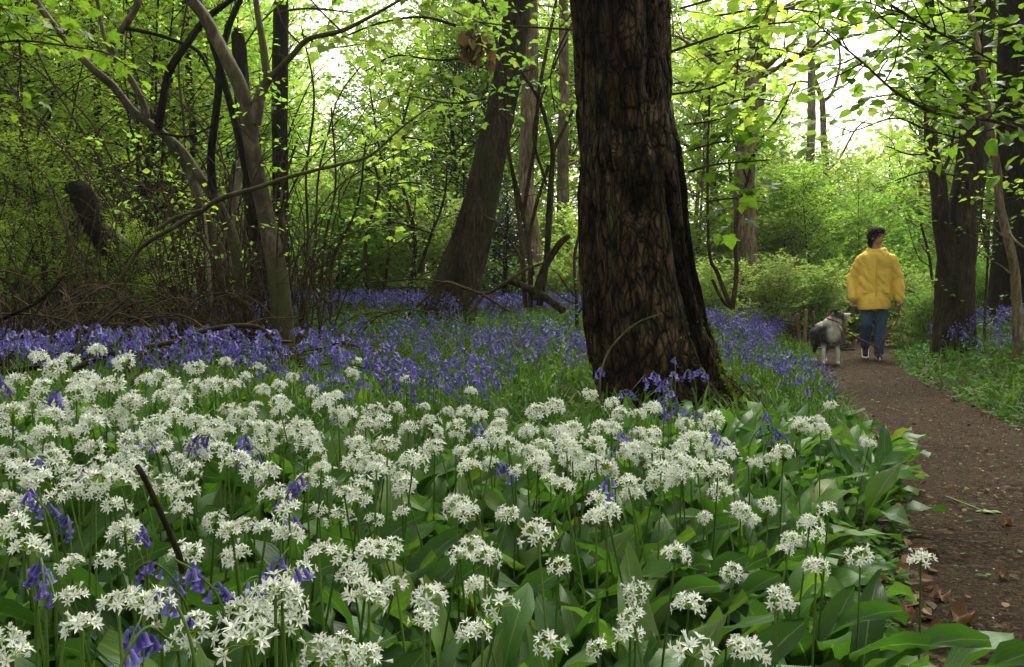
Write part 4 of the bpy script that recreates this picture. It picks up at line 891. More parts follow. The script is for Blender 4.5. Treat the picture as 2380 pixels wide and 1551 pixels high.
for s in range(10):
    rg = np.random.default_rng(100 + s); mb = MB()
    blade(mb, rg.uniform(.25, .34), rg.uniform(.050, .074), rg.uniform(1.15, 1.5), rg.uniform(.6, 1.9), rg, tint=rg.random(), twist=rg.uniform(-.7, .7), fold=rg.uniform(.1, .45))
    GL.append(mb.mesh('leaf', M['garlic'], True))
STEM = []
for s in range(4):
    mb = MB(); rg = np.random.default_rng(s); b = rg.normal(0, .015, 2)
    tube(mb, spline([(0, 0, -.06), (b[0], b[1], .45), (0, 0, 1.)], 9), np.linspace(.0022, .0014, 9), 5, rg.random(), cap=False)
    STEM.append(mb.mesh('stem', M['stalk'], True))

HEADS = [(225,820),(90,835),(130,862),(290,848),(525,845),(455,862),(340,890),(600,858),(570,880),(680,880),(40,895),(200,890),(255,905),(180,915),(400,897),(425,940),(310,942),(500,900),(545,903),(610,912),(650,900),(725,912),(780,925),(755,942),(920,955),(985,950),(1040,960),(1080,966),(1120,972),(1165,965),(830,842),(818,872),(945,886),(1095,913),(75,960),(120,972),(30,962),(215,975),(300,990),(365,1003),(455,985),(490,1000),(555,975),(590,1002),(650,960),(700,1000),(660,1012),(810,975),(850,990),(890,988),(950,1002),(1000,985),(1060,1002),(1250,965),(1290,950),(1370,922),(1422,942),(1440,966),(1482,968),(1592,990),(1640,992),(1660,980),(1860,995),(1900,983),(1930,946),(2020,1035),(1908,1003),
(60,1030),(15,1060),(45,1100),(210,1050),(310,1055),(260,1100),(130,1100),(180,1112),(280,1130),(440,1095),(430,1150),(420,1190),(385,1132),(500,1215),(640,1160),(570,1225),(760,1130),(840,1135),(800,1150),(830,1070),(740,1060),(960,1080),(1010,1050),(900,1040),(1090,1090),(1140,1080),(1200,1100),(1280,1120),(1310,1132),(1250,1090),(1180,1040),(1230,1010),(1150,1020),(1330,1060),(1380,1040),(1300,1010),(1460,1130),(1500,1070),(1535,1060),(1560,1110),(1620,1090),(1585,1080),(1640,1055),(1790,1070),(1755,1082),(1820,1058),(1690,1060),
(1060,1180),(1180,1203),(1085,1196),(1412,1200),(1385,1212),(1680,1150),(1640,1206),(1722,1200),(1785,1180),(1755,1216),(1925,1190),(1882,1222),(60,1180),(30,1232),(15,1170),(290,1240),(310,1265),(250,1312),(540,1240),(620,1232),(672,1190),(870,1212),(790,1210),(785,1292),(740,1290),(550,1300),(1100,1280),(1070,1300),(1130,1300),(1250,1250),(1300,1322),(1570,1295),(1702,1335),(1840,1258),(1893,1250),(1825,1282),(1897,1322),(2000,1300),(2140,1306),
(170,1392),(190,1462),(335,1410),(370,1415),(570,1500),(640,1380),(700,1342),(820,1340),(600,1425),(1000,1397),(1110,1370),(1162,1412),(1100,1480),(1480,1380),(1472,1440),(1465,1482),(1600,1415),(1810,1397),(1275,1507),(1395,1512),(850,1538),(1610,1527),(1715,1508),(1748,1522),(560,1425),(655,1400),(1515,955),(20,1010),(110,1055),(100,905),(160,840),(460,905),(370,880)]
rg = np.random.default_rng(4); taken = list(HEADS)
while len(taken) < 270:
    u = rg.uniform(-20, 1680); v = rg.uniform(905, 1180)
    top = np.interp(u, [0, 250, 600, 800, 1000, 1250, 1500, 1680], [850, 830, 860, 930, 955, 965, 990, 1010])
    if v < top + 15 or v > 1140 + 40 * sin(u * .01): continue
    sc_ = 24 + (v - 900) * .05
    if min(abs(a - u) + 1.6 * abs(b - v) for a, b in taken) < sc_: continue
    taken.append((u, v))
tries = 0
while len(taken) < 290 and tries < 20000:
    tries += 1; u = rg.uniform(0, 1150); v = rg.uniform(1180, 1540)
    if min(abs(a - u) + 1.2 * abs(b - v) for a, b in taken) < 62: continue
    taken.append((u, v))
def glabel(u, v):
    if v > 1350: z = ('at the front, bottom left among bluebells' if u < 900 else 'at the very front below the massive trunk' if u < 1550 else 'at the front beside the leaf litter')
    elif v > 1150: z = ('in the front patch around the leaning stick' if u < 900 else 'in the leafy middle of the near patch' if u < 1550 else 'among broad leaves near the path edge')
    elif u < 750: z = 'in the raised crowded bank at the left' if v < 960 else 'in the dense left part of the white carpet'
    elif u < 1350: z = 'along the back rim of the white carpet, before the bluebells' if v < 990 else 'in the dense middle of the white carpet'
    elif u < 1720: z = 'right in front of the massive trunk foot'
    else: z = 'at the path side right of the massive trunk'
    return 'white starry wild garlic head ' + z, 'garlic flowers ' + z
for i, (u, v) in enumerate(taken):
    h = rg.uniform(.32, .42); d = solve(u, v, h); hp = P(u, v, d); g = float(H(hp[0], hp[1]))
    L_, G_ = glabel(u, v)
    bx, by = hp[0] + rg.normal(0, .03), hp[1] + rg.normal(.02, .03)
    t = thing('wild_garlic', (bx, by, g), L_, 'wild garlic', G_)
    dx, dy, dz = hp[0] - bx, hp[1] - by, hp[2] - g
    s = link('stem', STEM[i % 4], t); L3 = math.sqrt(dx * dx + dy * dy + dz * dz); s.scale = (1.1, 1.1, L3); q = Vector((dx, dy, dz)).to_track_quat('Z', 'Y'); s.rotation_mode = 'QUATERNION'; s.rotation_quaternion = q
    far = d > 1.5
    hd = link('flower_head', UMB[rg.choice([0, 2, 4, 6, 7] if far else [0, 1, 3, 5, 2, 7])], t, (dx, dy, dz)); k = rg.uniform(.72, 1.12) * (1.02 if far else .88 if v < 1180 else .78); hd.scale = (k, k, k * .95)
    hd.rotation_euler = (rg.normal(0, .3), rg.normal(0, .3), rg.random() * 6.28)
    for j in range(3 if v > 1150 else 2 if v > 950 else 1):
        lf = link('leaf', GL[rg.integers(10)], t, (rg.normal(0, .012), rg.normal(0, .012), -.01)); k = rg.uniform(.8, 1.15); lf.scale = (k, k, k); lf.rotation_euler = (0, 0, rg.random() * 6.28)

YB = (np.array([-3.5, -2, -.5, 0, .8, 1.8, 2.2]), np.array([2.5, 2.5, 2.7, 3.0, 3.6, 4.1, 4.2]))
mb = MB(); n = 0
while n < 2700:
    x = rg.uniform(-2.6, 2.2); y = .3 + 3.9 * rg.random() ** 1.5
    if y > np.interp(x, *YB) - .1 or x > path_x(y) - path_w(y) - (.17 if y < 2.6 else .03) or abs(x) > .45 + y * .85: continue
    if y < .5 and abs(x) < .15: continue
    k = rg.uniform(.8, 1.1)
    blade(mb, rg.uniform(.20, .33) * k, rg.uniform(.042, .074), rg.uniform(.8, 1.5), rg.uniform(.6, 2.0), rg, 9, (x, y, float(H(x, y)) - .01), rg.random() * 6.28, rg.uniform(.1, .4), tint=rg.random(), twist=rg.uniform(-.8, .8), cols=2); n += 1
tag(mb.build('garlic_leaves', M['garlic'], smooth=True), 'carpet of broad green wild garlic leaves', 'ground cover', kind='stuff')

# ------------------------------------------------------------------ bluebells
def bell_tpl(k, rings):
    a = np.arange(k) / k * 2 * pi; V = [];
    for (y, r) in rings: V += [(r * cos(q), y, r * sin(q)) for q in a]
    Fc = [(i * k + j, i * k + (j + 1) % k, (i + 1) * k + (j + 1) % k, (i + 1) * k + j) for i in range(len(rings) - 1) for j in range(k)]
    return T(V, Fc)
BELL = bell_tpl(6, [(0, .05), (.12, .14), (.55, .155), (.85, .19), (.97, .34), (.90, .42)])
BELLF = bell_tpl(4, [(0, .14), (.6, .26), (1, .5)])
def raceme(seed, nb, bl=.018, length=.12, nod=1.):
    rg = np.random.default_rng(seed); st = MB(); hd = MB(); az0 = rg.random() * 6
    p = spline([(0, 0, -.05), (.004, .0, .2), (.0, 0, .30), (.012 * nod, 0, .355), (.045 * nod, 0, .385), (.075 * nod, 0, .365 if nod > .8 else .40)], 24)
    tube(st, p, np.linspace(.0024, .0011, 24), 5, .5)
    for j in range(nb):
        t = 1 - j / nb * .42; i = min(23, int(t * 23)); q = p[i]; a = rg.normal(0, .9) + (pi if rg.random() < .25 else 0); bl_ = bl
        o = np.array([cos(a), sin(a), .2]) * .008; e = q + o
        tube(hd, np.array([q, q + o * .6 + [0, 0, .003], e]), .0006, 3, .3, 0, cap=False)
        d = norm(np.array([cos(a) * .35, sin(a) * .35, -1]) + rg.normal(0, .2, 3))
        hd.place(BELL, e[None], d[None], np.array([[.3, 1, .1]]), bl * rg.uniform(.8, 1.1), [rg.random()])
    return st.mesh('stem', M['stalk'], True), hd.mesh('flower_head', M['bell'], True)
RAC = [raceme(s, n, nod=nd) for s, n, nd in ((1, 9, 1), (2, 7, 1), (3, 11, .7), (4, 6, 1), (5, 12, .5), (6, 8, .9))]
SL = []
for s in range(4):
    r2 = np.random.default_rng(300 + s); mb = MB()
    blade(mb, r2.uniform(.24, .32), .013, r2.uniform(1.0, 1.4), r2.uniform(.8, 1.8), r2, 9, pet=0., tint=r2.random(), cols=2, wavy=0)
    SL.append(mb.mesh('leaf', M['blade'], True))
def bluebell(x, y, z, ht, lb, gr, k=1., leaves=2):
    t = thing('bluebell', (x, y, z), lb, 'bluebell', gr, rg.random() * 6.28)
    a, b = RAC[rg.integers(6)]; s = ht / .38
    for me, nm in ((a, 'stem'), (b, 'flower_head')):
        o = link(nm, me, t); o.scale = (1, 1, s)
        if nm == 'flower_head': o.scale = (k, k, k); o.location = (0, 0, .37 * s - .37 * k)
    for j in range(leaves):
        o = link('leaf', SL[rg.integers(4)], t); o.rotation_euler = (0, 0, rg.random() * 6.28)
BB = [(430,1015),(565,1040),(45,1090),(130,1160),(190,1085),(165,1220),(650,1130),(690,1215),(80,1320),(105,1335),(425,1310),(440,1345),(530,1340),(590,1345),(655,1325),(700,1300),(240,1520),(270,1525),(1090,985),(1570,835),(1545,880),(1530,890),(1500,885),(1515,925),(1620,862),(1650,862),(1510,952),(1430,1018),(1412,1105),(1700,1025),(1795,960),(1880,900),(1740,990),(340,1205),(375,1010),(520,1040),(1200,1090),(130,925),(30,885),(1610,950),(1775,1005),(1555,950),(1590,965),(1380,860),(1420,910),(1560,870),(1575,910),(455,1395)]
for (u, v) in BB:
    z = 'in the near cluster at the bottom left' if (v > 1280 and u > 390) else 'at the lower left edge among garlic' if v > 1050 and u < 350 else 'standing against the foot of the massive trunk' if u > 1370 and v < 980 else 'scattered among the white garlic flowers'
    h = rg.uniform(.32, .42) + (.06 if v < 900 and u > 1400 else 0); d = solve(u, v, h)
    if u > 1370 and v < 980: d = min(d, rg.uniform(3.2, 3.9))
    p = P(u, v, d); g = float(H(p[0], p[1])); bluebell(p[0], p[1], g, max(p[2] - g, .2), 'violet bluebell with nodding bells ' + z, 'bluebells ' + z, .78 if d < 1.5 else .95)
def bb_ok(x, y):
    e = abs(x - path_x(y)) - path_w(y)
    if x < path_x(y): lo = np.interp(x, *YB) + .1
    else: lo = 6.0 + 1.2 * max(0, 1.3 - e)
    if e < .12 or y < lo or (abs(x - .78) < .5 and abs(y - 5.0) < .5): return False
    if x > .3 * y / 5 - .25 and x < 1.45 * y / 5 and 2.5 < y < 5.3: return False
    return True
rr = np.random.default_rng(8); near = []
while len(near) < 236:
    y = 2.7 + 2.6 * rr.random() ** 1.2; x = rr.uniform(-.70 * y, .62 * y)
    if not bb_ok(x, y): continue
    if x < 0 and rr.random() < .2: continue
    near.append((x, y))
for x, y in near:
    z = ('beside the left brushwood' if x < -1.3 else 'in the open middle of the blue carpet' if x < .2 else 'close around the massive trunk' if x < 1.3 else 'between the massive trunk and the path')
    bluebell(x, y, float(H(x, y)), rr.uniform(.30, .42), 'violet-blue bluebell on a green stem ' + z, 'bluebells ' + z, rr.uniform(.9, 1.15), 1)
# the far carpet
tv = []; tf = []; bf = []
TV0 = [(-.003, 0, 0), (.003, 0, 0), (.003, .0, .33), (-.003, .0, .33)]
def far_tpl(seed):
    r3 = np.random.default_rng(seed); V = [(-.0022, 0, -.02), (.0022, 0, -.02), (.002, .0, .34), (-.002, 0, .34)]; Q0 = [(0, 1, 2, 3)]; Q1 = []
    for j in range(7):
        a = r3.random() * 6.28; z = .37 - j * .018; c = np.array([cos(a) * .018, sin(a) * .018, z]); d = norm(np.array([cos(a) * 1.1, sin(a) * 1.1, -1])); b = norm(np.cross(d, [0, 1, .2])); e = np.cross(d, b)
        o = len(V)
        W = c + (BELLF[0][:, 0:1] * b + BELLF[0][:, 1:2] * d + BELLF[0][:, 2:3] * e) * .021; V += [tuple(q) for q in W]
        Q1 += [tuple(o + i for i in f) for f in BELLF[1].tolist()]
    V = np.array(V); V = V[:, [0, 2, 1]] * [1, 1, -1]
    return V, [np.array(Q0), np.array(Q1)]
FT = [far_tpl(s) for s in range(5)]
n = 26000; y = 3.4 + 14 * rr.random(n) ** 1.15; x = rr.uniform(-.80, .80, n) * y
e = np.abs(x - path_x(y)) - path_w(y); left = x < path_x(y)
lo = np.where(left, np.interp(x, *YB) + .3, 6.3 + 1.2 * np.maximum(0, 1.3 - e))
ptc = fbm(x * .9, y * .9, 55, 3)
keep = (e > .12) & (y > lo) & ~((np.abs(x - .78) < .45) & (np.abs(y - 5.0) < .45)) & (rr.random(n) < np.where(left, np.clip((ptc - .38) * 5, .12, 1) * np.interp(y, [3, 4.5, 6.5, 9, 18], [.06, .12, .28, .70, 1]), .30 * np.clip((y - 6.5) / 2., .25, 1)))
keep &= ~(~left & (y > 12.5)) & (y < 15.5 + 0 * x) & (e > .12 + .30 * (y > 6))
keep &= ~((x > .3 * y / 5 - .3) & (x < 1.6 * y / 5) & (y < 5.3)); x, y = x[keep], y[keep]; mb = MB()
for s in range(5):
    q = slice(s, None, 5); m_ = len(x[q]); up = np.stack([rr.normal(0, .07, m_), rr.normal(0, .07, m_), np.ones(m_)], -1)
    mb.place(FT[s], np.stack([x[q], y[q], H(x[q], y[q])], -1), up, rdir(m_), rr.uniform(.8, 1.15, m_), np.clip(rr.normal(.5, .25, m_), 0, 1))
tag(mb.build('bluebell_carpet', [M['stalk'], M['bell']]), 'violet-blue carpet of bluebells spreading back through the wood', 'bluebells', kind='stuff')
print('far bluebells', len(x))

# strap leaves and grasses
mbt = MB(); blade(mbt, .26, .013, 1.35, .9, rr, 6, pet=0, cols=1, wavy=0); b1 = (np.concatenate(mbt.V)[:, [1, 2, 0]] * [1, 1, 1], np.concatenate(mbt.Fs))
mbt = MB(); blade(mbt, .26, .012, 1.2, 2.0, rr, 6, pet=0, cols=1, wavy=0); b2 = (np.concatenate(mbt.V)[:, [1, 2, 0]], np.concatenate(mbt.Fs))
def scatter(n, lo_, hi_, fn, pw=1.3, wl=.80):
    y = lo_ + (hi_ - lo_) * rr.random(n) ** pw; x = rr.uniform(-wl, wl, n) * y; k = fn(x, y); return x[k], y[k]
mb = MB()
for tpl, n in ((b1, 20000), (b2, 16000)):
    def fn(x, y):
        e = np.abs(x - path_x(y)) - path_w(y); l = x < path_x(y)
        return (e > .03) & (y > np.where(l, np.interp(x, *YB) - .3, 2.5)) & ~((x > .27 * y / 5) & (x < 1.6 * y / 5) & (y > 3.9) & (y < 5.5) & (rr.random(len(x)) < .8)) & (rr.random(len(x)) < np.where(l, 1, .35))
    x, y = scatter(n, 2.3, 16, fn); m_ = len(x)
    mb.place(tpl, np.stack([x, y, H(x, y) - .01], -1), np.stack([rr.normal(0, .2, m_), rr.normal(0, .2, m_), np.ones(m_)], -1), rdir(m_), np.stack([rr.uniform(.7, 1.2, m_)] * 3, -1), rr.random(m_))
tag(mb.build('grass', M['blade']), 'narrow green blades under the bluebells', 'grass', kind='stuff')
# low herbs: anemone and bedstraw leaves along the path and over the right bank
mb = MB()
def fn(x, y):
    e = np.abs(x - path_x(y)) - path_w(y); l = x < path_x(y)
    nz = fbm(x * 2.2, y * 2.2, 91, 3)
    return (e > -.04 + .10 * (nz - .5)) & (rr.random(len(x)) < np.where(l, np.where((e < .7) | (y < 4.5), .9, .35), np.exp(-np.maximum(0, e - 1.6)) * .95)) & ~((x > .27 * y / 5) & (x < 1.6 * y / 5) & (y > 3.9) & (y < 5.5) & (rr.random(len(x)) < .8))
x, y = scatter(120000, 1.0, 17, fn, 1.3, 1.1); m_ = len(x); e = np.abs(x - path_x(y)) - path_w(y)
hz = rr.random(m_) * np.where(x > path_x(y), np.clip(.03 + e * .25, .01, .24), np.clip(.02 + e * .12, .01, .14)) + .01
nd = rr.normal(0, .45, (m_, 3)) + [0, 0, 1]
mb.place(HERB, np.stack([x, y, H(x, y) + hz], -1), rr.normal(0, 1, (m_, 3)) * [1, 1, .35], nd, rr.uniform(.03, .062, m_) * np.interp(y, [1, 5, 16], [.8, 1, 1.5]), np.clip(fbm(x * 1.5, y * 1.5, 66, 3) + rr.normal(0, .2, m_), 0, 1))
tag(mb.build('herb_layer', M['herb']), 'low green lobed herb leaves along the path and over the right bank', 'ground cover', kind='stuff')

# litter and path crumbs
mb = MB(); x, y = scatter(9000, .6, 9, lambda x, y: (np.abs(x - path_x(y)) - path_w(y) > -.12) & (np.abs(x - path_x(y)) - path_w(y) < np.where((y < 2.6) & (x < path_x(y)), .55, .3) + 1.5 * (rr.random(len(x)) < .12)), 1.6); m_ = len(x)
mb.place(LEAF6, np.stack([x, y, H(x, y) + rr.uniform(.004, .03, m_)], -1), rr.normal(0, 1, (m_, 3)) * [1, 1, .2], rr.normal(0, .5, (m_, 3)) + [0, 0, 1], rr.uniform(.02, .06, m_) * np.interp(y, [1, 2.2, 3], [1.15, 1, .8]), rr.random(m_))
tag(mb.build('leaf_litter', M['dry']), 'brown dry leaf litter along the path edges', 'leaf litter', kind='stuff')
CH = T([(-.3, 0, 0), (.3, .1, .05), (.35, .9, .12), (-.25, 1, .0)], [(0, 1, 2, 3)])
mb = MB(); y = .7 + 15 * rr.random(70000) ** 1.8; x = path_x(y) + path_w(y) * rr.uniform(-1.08, 1.08, len(y)); m_ = len(x)
mb.place(CH, np.stack([x, y, H(x, y) + .012 + rr.uniform(0, .008, m_)], -1), rr.normal(0, 1, (m_, 3)) * [1, 1, .25], rr.normal(0, .15, (m_, 3)) + [0, 0, 1], rr.uniform(.0025, .009, m_) * np.interp(y, [1, 6, 15], [.8, 1.1, 1.6]), rr.random(m_) ** 1.3)
tag(mb.build('bark_chips', M['chip']), 'dark brown crumbs, chips and pale flecks trodden into the path', 'mulch', kind='stuff')
mb = MB(); y = .9 + 10 * rr.random(420) ** 1.5; x = path_x(y) + path_w(y) * rr.uniform(-1, 1, 420)
mb.place(LEAF6, np.stack([x, y, H(x, y) + .022], -1), rr.normal(0, 1, (420, 3)) * [1, 1, .1], rr.normal(0, .25, (420, 3)) + [0, 0, 1], rr.uniform(.008, .03, 420), rr.random(420))
tag(mb.build('trodden_leaves', M['herb']), 'small green leaf scraps trodden into the path', 'leaf litter', kind='stuff')
mb = MB(); y = .9 + 12 * rr.random(900) ** 1.4; x = path_x(y) + path_w(y) * rr.uniform(-1, 1, 900)
mb.place(LEAF6, np.stack([x, y, H(x, y) + .022], -1), rr.normal(0, 1, (900, 3)) * [1, 1, .15], rr.normal(0, .4, (900, 3)) + [0, 0, 1], rr.uniform(.006, .028, 900), rr.random(900))
tag(mb.build('brown_scraps', M['dry']), 'brown leaf scraps scattered over the path', 'leaf litter', kind='stuff')
FL = [(2215, 1440, .075, 'curled brown dead leaf at the path edge near the lower right corner'), (2275, 1500, .07, 'pale tan dead leaf, nearest to the lower right corner'), (2120, 1420, .05, 'small crumpled brown leaf where the garlic meets the path'), (2190, 1390, .055, 'upright curled brown leaf lying on green litter'),
      (1340, 1390, .07, 'red-brown dead leaf in the dark gap between garlic plants'), (2335, 1215, .05, 'pale leaf scrap on the path'), (2330, 1330, .04, 'small brown leaf scrap low on the path'), (2150, 1480, .07, 'flat brown leaf just left of the curled one at the path edge')]
for u, v, s, lb in FL:
    d = solve(u, v, .03); p = P(u, v, d); t = thing('fallen_leaf', (p[0], p[1], float(H(p[0], p[1])) + .022), lb, 'dead leaf'); mb = MB(); blade(mb, s * 1.05, s * .7, .12, .35, rr, 12, (0, 0, 0), rr.random() * 6, .5, .1, rr.random() * .5 + .25, .6, .022, 6); mb.build('leaf', M['dry'], t, True)
t = thing('green_sprig', (0, 0, 0), 'broken green garlic stalk lying across the path', 'plant stalk'); d = solve(2250, 1165, .02); a = P(2200, 1155, solve(2200, 1155, .02)); b = P(2290, 1190, solve(2290, 1190, .02)); mb = MB(); tube(mb, np.linspace(a, b, 6), .0035, 5, .8); mb.build('stem', M['stalk'], t, True)
mb = MB(); mb.place(LEAF6, b[None] + rr.normal(0, .012, (8, 3)) * [1, 1, .2], rr.normal(0, 1, (8, 3)) * [1, 1, .1], np.array([[0, 0, 1.]] * 8), .04); mb.build('leaf', M['garlic'], t)

# ------------------------------------------------------------------ ivy leaves on the trunk, wattle fence
t = thing('ivy_sprig', (0, 0, 0), 'three small pale ivy leaves on the left side of the massive trunk', 'ivy')
for (u, v) in ((1374, 588), (1367, 606), (1380, 618), (1366, 738)):
    mb = MB(); p = P(u, v, 5.12); mb.place(MAPLE, p[None], [[.4, -.5, -.6]], [[-.5, -1, .4]], .05, [.7]); mb.build('leaf', M['herb'], t)
t = thing('wattle_fence', (0, 0, 0), 'low wattle fence of short stakes and woven rods beside the path behind the dog', 'fence')
r5 = np.random.default_rng(3)
for i, u in enumerate((1797, 1818, 1838, 1848, 1859, 1870, 1893, 1925, 1960)):
    p = P(u, 745, 12.4 + .1 * sin(i)); g = float(H(p[0], p[1])); mb = MB(); tp = p[2] + r5.uniform(.06, .17); tl = r5.normal(0, .05)
    tube(mb, spline([(p[0], p[1], g - .1), (p[0] + tl * .4, p[1], (g + tp) / 2), (p[0] + tl, p[1] + .01, tp)], 8), .026 * r5.uniform(.8, 1.3), 8, disp=bark_disp(.003, i)); mb.build('stake', M['bark_tan'], t, True)
for k in range(11):
    mb = MB(); u = np.linspace(1788 + r5.uniform(-8, 20), 1990 - r5.uniform(0, 80), 24); s = np.arange(24)
    p = np.array([P(a, 760, 12.4 + .035 * sin(a * .15 + k * pi)) for a in u]); p[:, 2] = H(p[:, 0], p[:, 1]) + .04 + k * .032 + .015 * np.sin(s * .5 + k)
    tube(mb, p, .011 * r5.uniform(.8, 1.3), 6, .5); mb.build('rod', M['twig'], t, True)

# ------------------------------------------------------------------ bodies grown from overlapping forms and fused into one skin
def cap_(mb, a, b, ra, rb=None, sq=(1, 1), k=16):
    a = np.array(a, float); b = np.array(b, float); rb = ra if rb is None else rb; d = norm(b - a + [0, 0, 1e-6])
    th = np.linspace(pi / 2, 0, 5)[:-1]; p = []; r = []
    for q in np.append(th, 0)[:]: p.append(a - d * ra * sin(q)); r.append(max(ra * cos(q), .0008))
    for q in np.linspace(0, pi / 2, 6)[0:]: p.append(b + d * rb * sin(q)); r.append(max(rb * cos(q), .0008))
    p = np.array(p); r = np.array(r)
    N = norm(np.cross(d, [0, 1, 0]) if abs(d[1]) < .9 else np.cross(d, [1, 0, 0])); B = np.cross(d, N); a_ = np.arange(k) / k * 2 * pi
    V = p[:, None] + r[:, None, None] * (sq[0] * np.cos(a_)[None, :, None] * N + sq[1] * np.sin(a_)[None, :, None] * B)
    n = len(p); i = np.arange(n - 1)[:, None] * k; j = np.arange(k)[None]; j1 = (j + 1) % k
    mb.add(V, np.stack([i + j, i + j1, i + k + j1, i + k + j], -1).reshape(-1, 4)); mb.add(np.zeros((0, 3)), np.zeros((0, 4), int))
    c0 = mb.n - n * k
    mb.Fs.append(np.array([[c0 + q for q in range(k)][::-1]])); mb.T.append(np.array([.5])); mb.M.append(np.array([0], np.int32))
    mb.Fs.append(np.array([[c0 + (n - 1) * k + q for q in range(k)]])); mb.T.append(np.array([.5])); mb.M.append(np.array([0], np.int32))
def ell(mb, c, r, k=18, rot=None):
    th = np.linspace(.02, pi - .02, 10); a = np.arange(k) / k * 2 * pi
    V = np.stack([np.sin(th)[:, None] * np.cos(a) * r[0], np.sin(th)[:, None] * np.sin(a) * r[1], np.cos(th)[:, None] + 0 * a, ], -1); V[..., 2] *= r[2]
    if rot is not None: V = V @ np.array(rot).T
    V = V + c; n = 10; i = np.arange(n - 1)[:, None] * k; j = np.arange(k)[None]; j1 = (j + 1) % k
    mb.add(V, np.stack([i + j, i + k + j, i + k + j1, i + j1], -1).reshape(-1, 4)); c0 = mb.n - n * k
    mb.Fs.append(np.array([[c0 + q for q in range(k)]])); mb.T.append(np.array([.5])); mb.M.append(np.array([0], np.int32))
    mb.Fs.append(np.array([[c0 + (n - 1) * k + q for q in range(k)][::-1]])); mb.T.append(np.array([.5])); mb.M.append(np.array([0], np.int32))
def fuse(mb, name, m, parent, vox, smooth=6, fac=.6, attr=None, disp=None):
    me = mb.mesh(name, m, True); o = bpy.data.objects.new(name, me); COL.objects.link(o)
    md = o.modifiers.new('r', 'REMESH'); md.mode = 'VOXEL'; md.voxel_size = vox; md.use_smooth_shade = True
    ms = o.modifiers.new('s', 'SMOOTH'); ms.factor = fac; ms.iterations = smooth
    dg = bpy.context.evaluated_depsgraph_get(); dg.update(); m2 = bpy.data.meshes.new_from_object(o.evaluated_get(dg))
    o.modifiers.clear(); o.data = m2; m2.name = name
    if not m2.materials: m2.materials.append(m)
    else: m2.materials[0] = m
    n = len(m2.vertices); co = np.empty(n * 3); m2.vertices.foreach_get('co', co); co = co.reshape(-1, 3)
    if disp is not None:
        no = np.empty(n * 3); m2.vertices.foreach_get('normal', no); co = co + no.reshape(-1, 3) * disp(co)[:, None]; m2.vertices.foreach_set('co', co.ravel()); m2.update()
    if attr is not None:
        at = m2.attributes.new('coat', 'FLOAT', 'POINT'); at.data.foreach_set('value', attr(co).astype(np.float32))
    m2.polygons.foreach_set('use_smooth', np.ones(len(m2.polygons), bool))
    o.parent = parent; return o, co

def simple(name, col, rough=.7, spec=.3, nscale=0, dark=.6, bs=0, sheen=0):
    m, nt, b = mat(name, rough, spec); c = col
    if nscale:
        f = noise(nt, nscale, 4, coords(nt)); cc = ramp(nt, f, [(.3, tuple(x * dark for x in col)), (.7, col)]); nt.links.new(cc, b.inputs['Base Color'])
        if bs: bump(nt, b, f, bs, .01)
    else: b.inputs['Base Color'].default_value = (*col, 1)
    return m
M['skin'] = simple('skin', (.42, .22, .15), .55, .35, 20, .85)
M['jacket'] = simple('yellow_coat_cloth', (.80, .52, .085), .65, .25, 14, .85, .35)
M['seam'] = simple('ochre_seam_cloth', (.64, .43, .055), .7, .2)
M['jean'] = simple('blue_denim', (.045, .085, .16), .8, .2, 25, .65, .3)
M['hair'] = simple('dark_brown_hair', (.030, .013, .008), .7, .1, 60, .4, .5)
M['shoe'] = simple('dark_canvas', (.02, .022, .035), .8, .2, 40, .7)
M['rubber'] = simple('white_rubber', (.62, .60, .56), .6, .3)
M['leash'] = simple('dark_red_webbing', (.12, .014, .018), .7, .3)
M['eye'] = simple('dark_eye', (.015, .010, .008), .15, .6)
M['lip'] = simple('lips', (.30, .09, .075), .5, .3)
M['metal'] = simple('brass_snap', (.35, .28, .14), .35, .6)

PXm = 10.5 / F; px0 = P(2031, 836, 10.5); gz = float(H(px0[0], px0[1])) + .012
per = thing('person', (px0[0], px0[1], gz), 'walker in a yellow coat, blue jeans and dark canvas shoes, looking aside, holding a leash', 'person', rz=-.38)
hd_a = -.80                                       # head turned to the picture's right
def R2(x, y, a): return (x * cos(a) - y * sin(a), x * sin(a) + y * cos(a))
HC = np.array([.01, -.01, 1.60])
def hp_(f, s, u):                                 # head-local: forward, sideways, up
    fx, fy = sin(-hd_a), -cos(hd_a); return HC + np.array([fx * f + fy * s * -1, fy * f + fx * s, u])
b = MB()
rotm = np.array([[cos(-hd_a + pi / 2 - pi), -sin(-hd_a + pi / 2 - pi), 0], [sin(-hd_a + pi / 2 - pi), cos(-hd_a + pi / 2 - pi), 0], [0, 0, 1]])
def hel(f, s, u, r):                              # ellipsoid aligned to the head: r = (forward, side, up)
    fx, fy = sin(-hd_a), -cos(hd_a); Rm = np.array([[fx, -fy, 0], [fy, fx, 0], [0, 0, 1]]); ell(b, hp_(f, s, u), r, 16, Rm)
hel(-.015, 0, .02, (.090, .072, .088)); hel(.025, 0, -.035, (.062, .052, .072)); hel(.055, 0, -.075, (.028, .026, .022)); hel(.083, 0, -.012, (.018, .011, .022)); hel(.074, 0, .012, (.014, .009, .028))
hel(.066, 0, .032, (.016, .046, .010)); hel(.068, 0, -.045, (.014, .022, .010))
for s in (-1, 1): hel(-.005, s * .072, -.005, (.018, .010, .030))
cap_(b, (0, .01, 1.36), tuple(HC + [0, .01, -.05]), .055, .050)
for p0, p1, r0, r1, q in (((0, 0, 1.30), (0, 0, 1.10), .13, .13, (1.25, .8)), ((0, 0, 1.10), (0, .0, .92), .13, .14, (1.1, .85)), ((0, .01, .92), (0, .01, .86), .145, .14, (1.1, .9))): cap_(b, p0, p1, r0, r1, q)
cap_(b, (-.17, 0, 1.33), (.17, 0, 1.33), .055, .055)
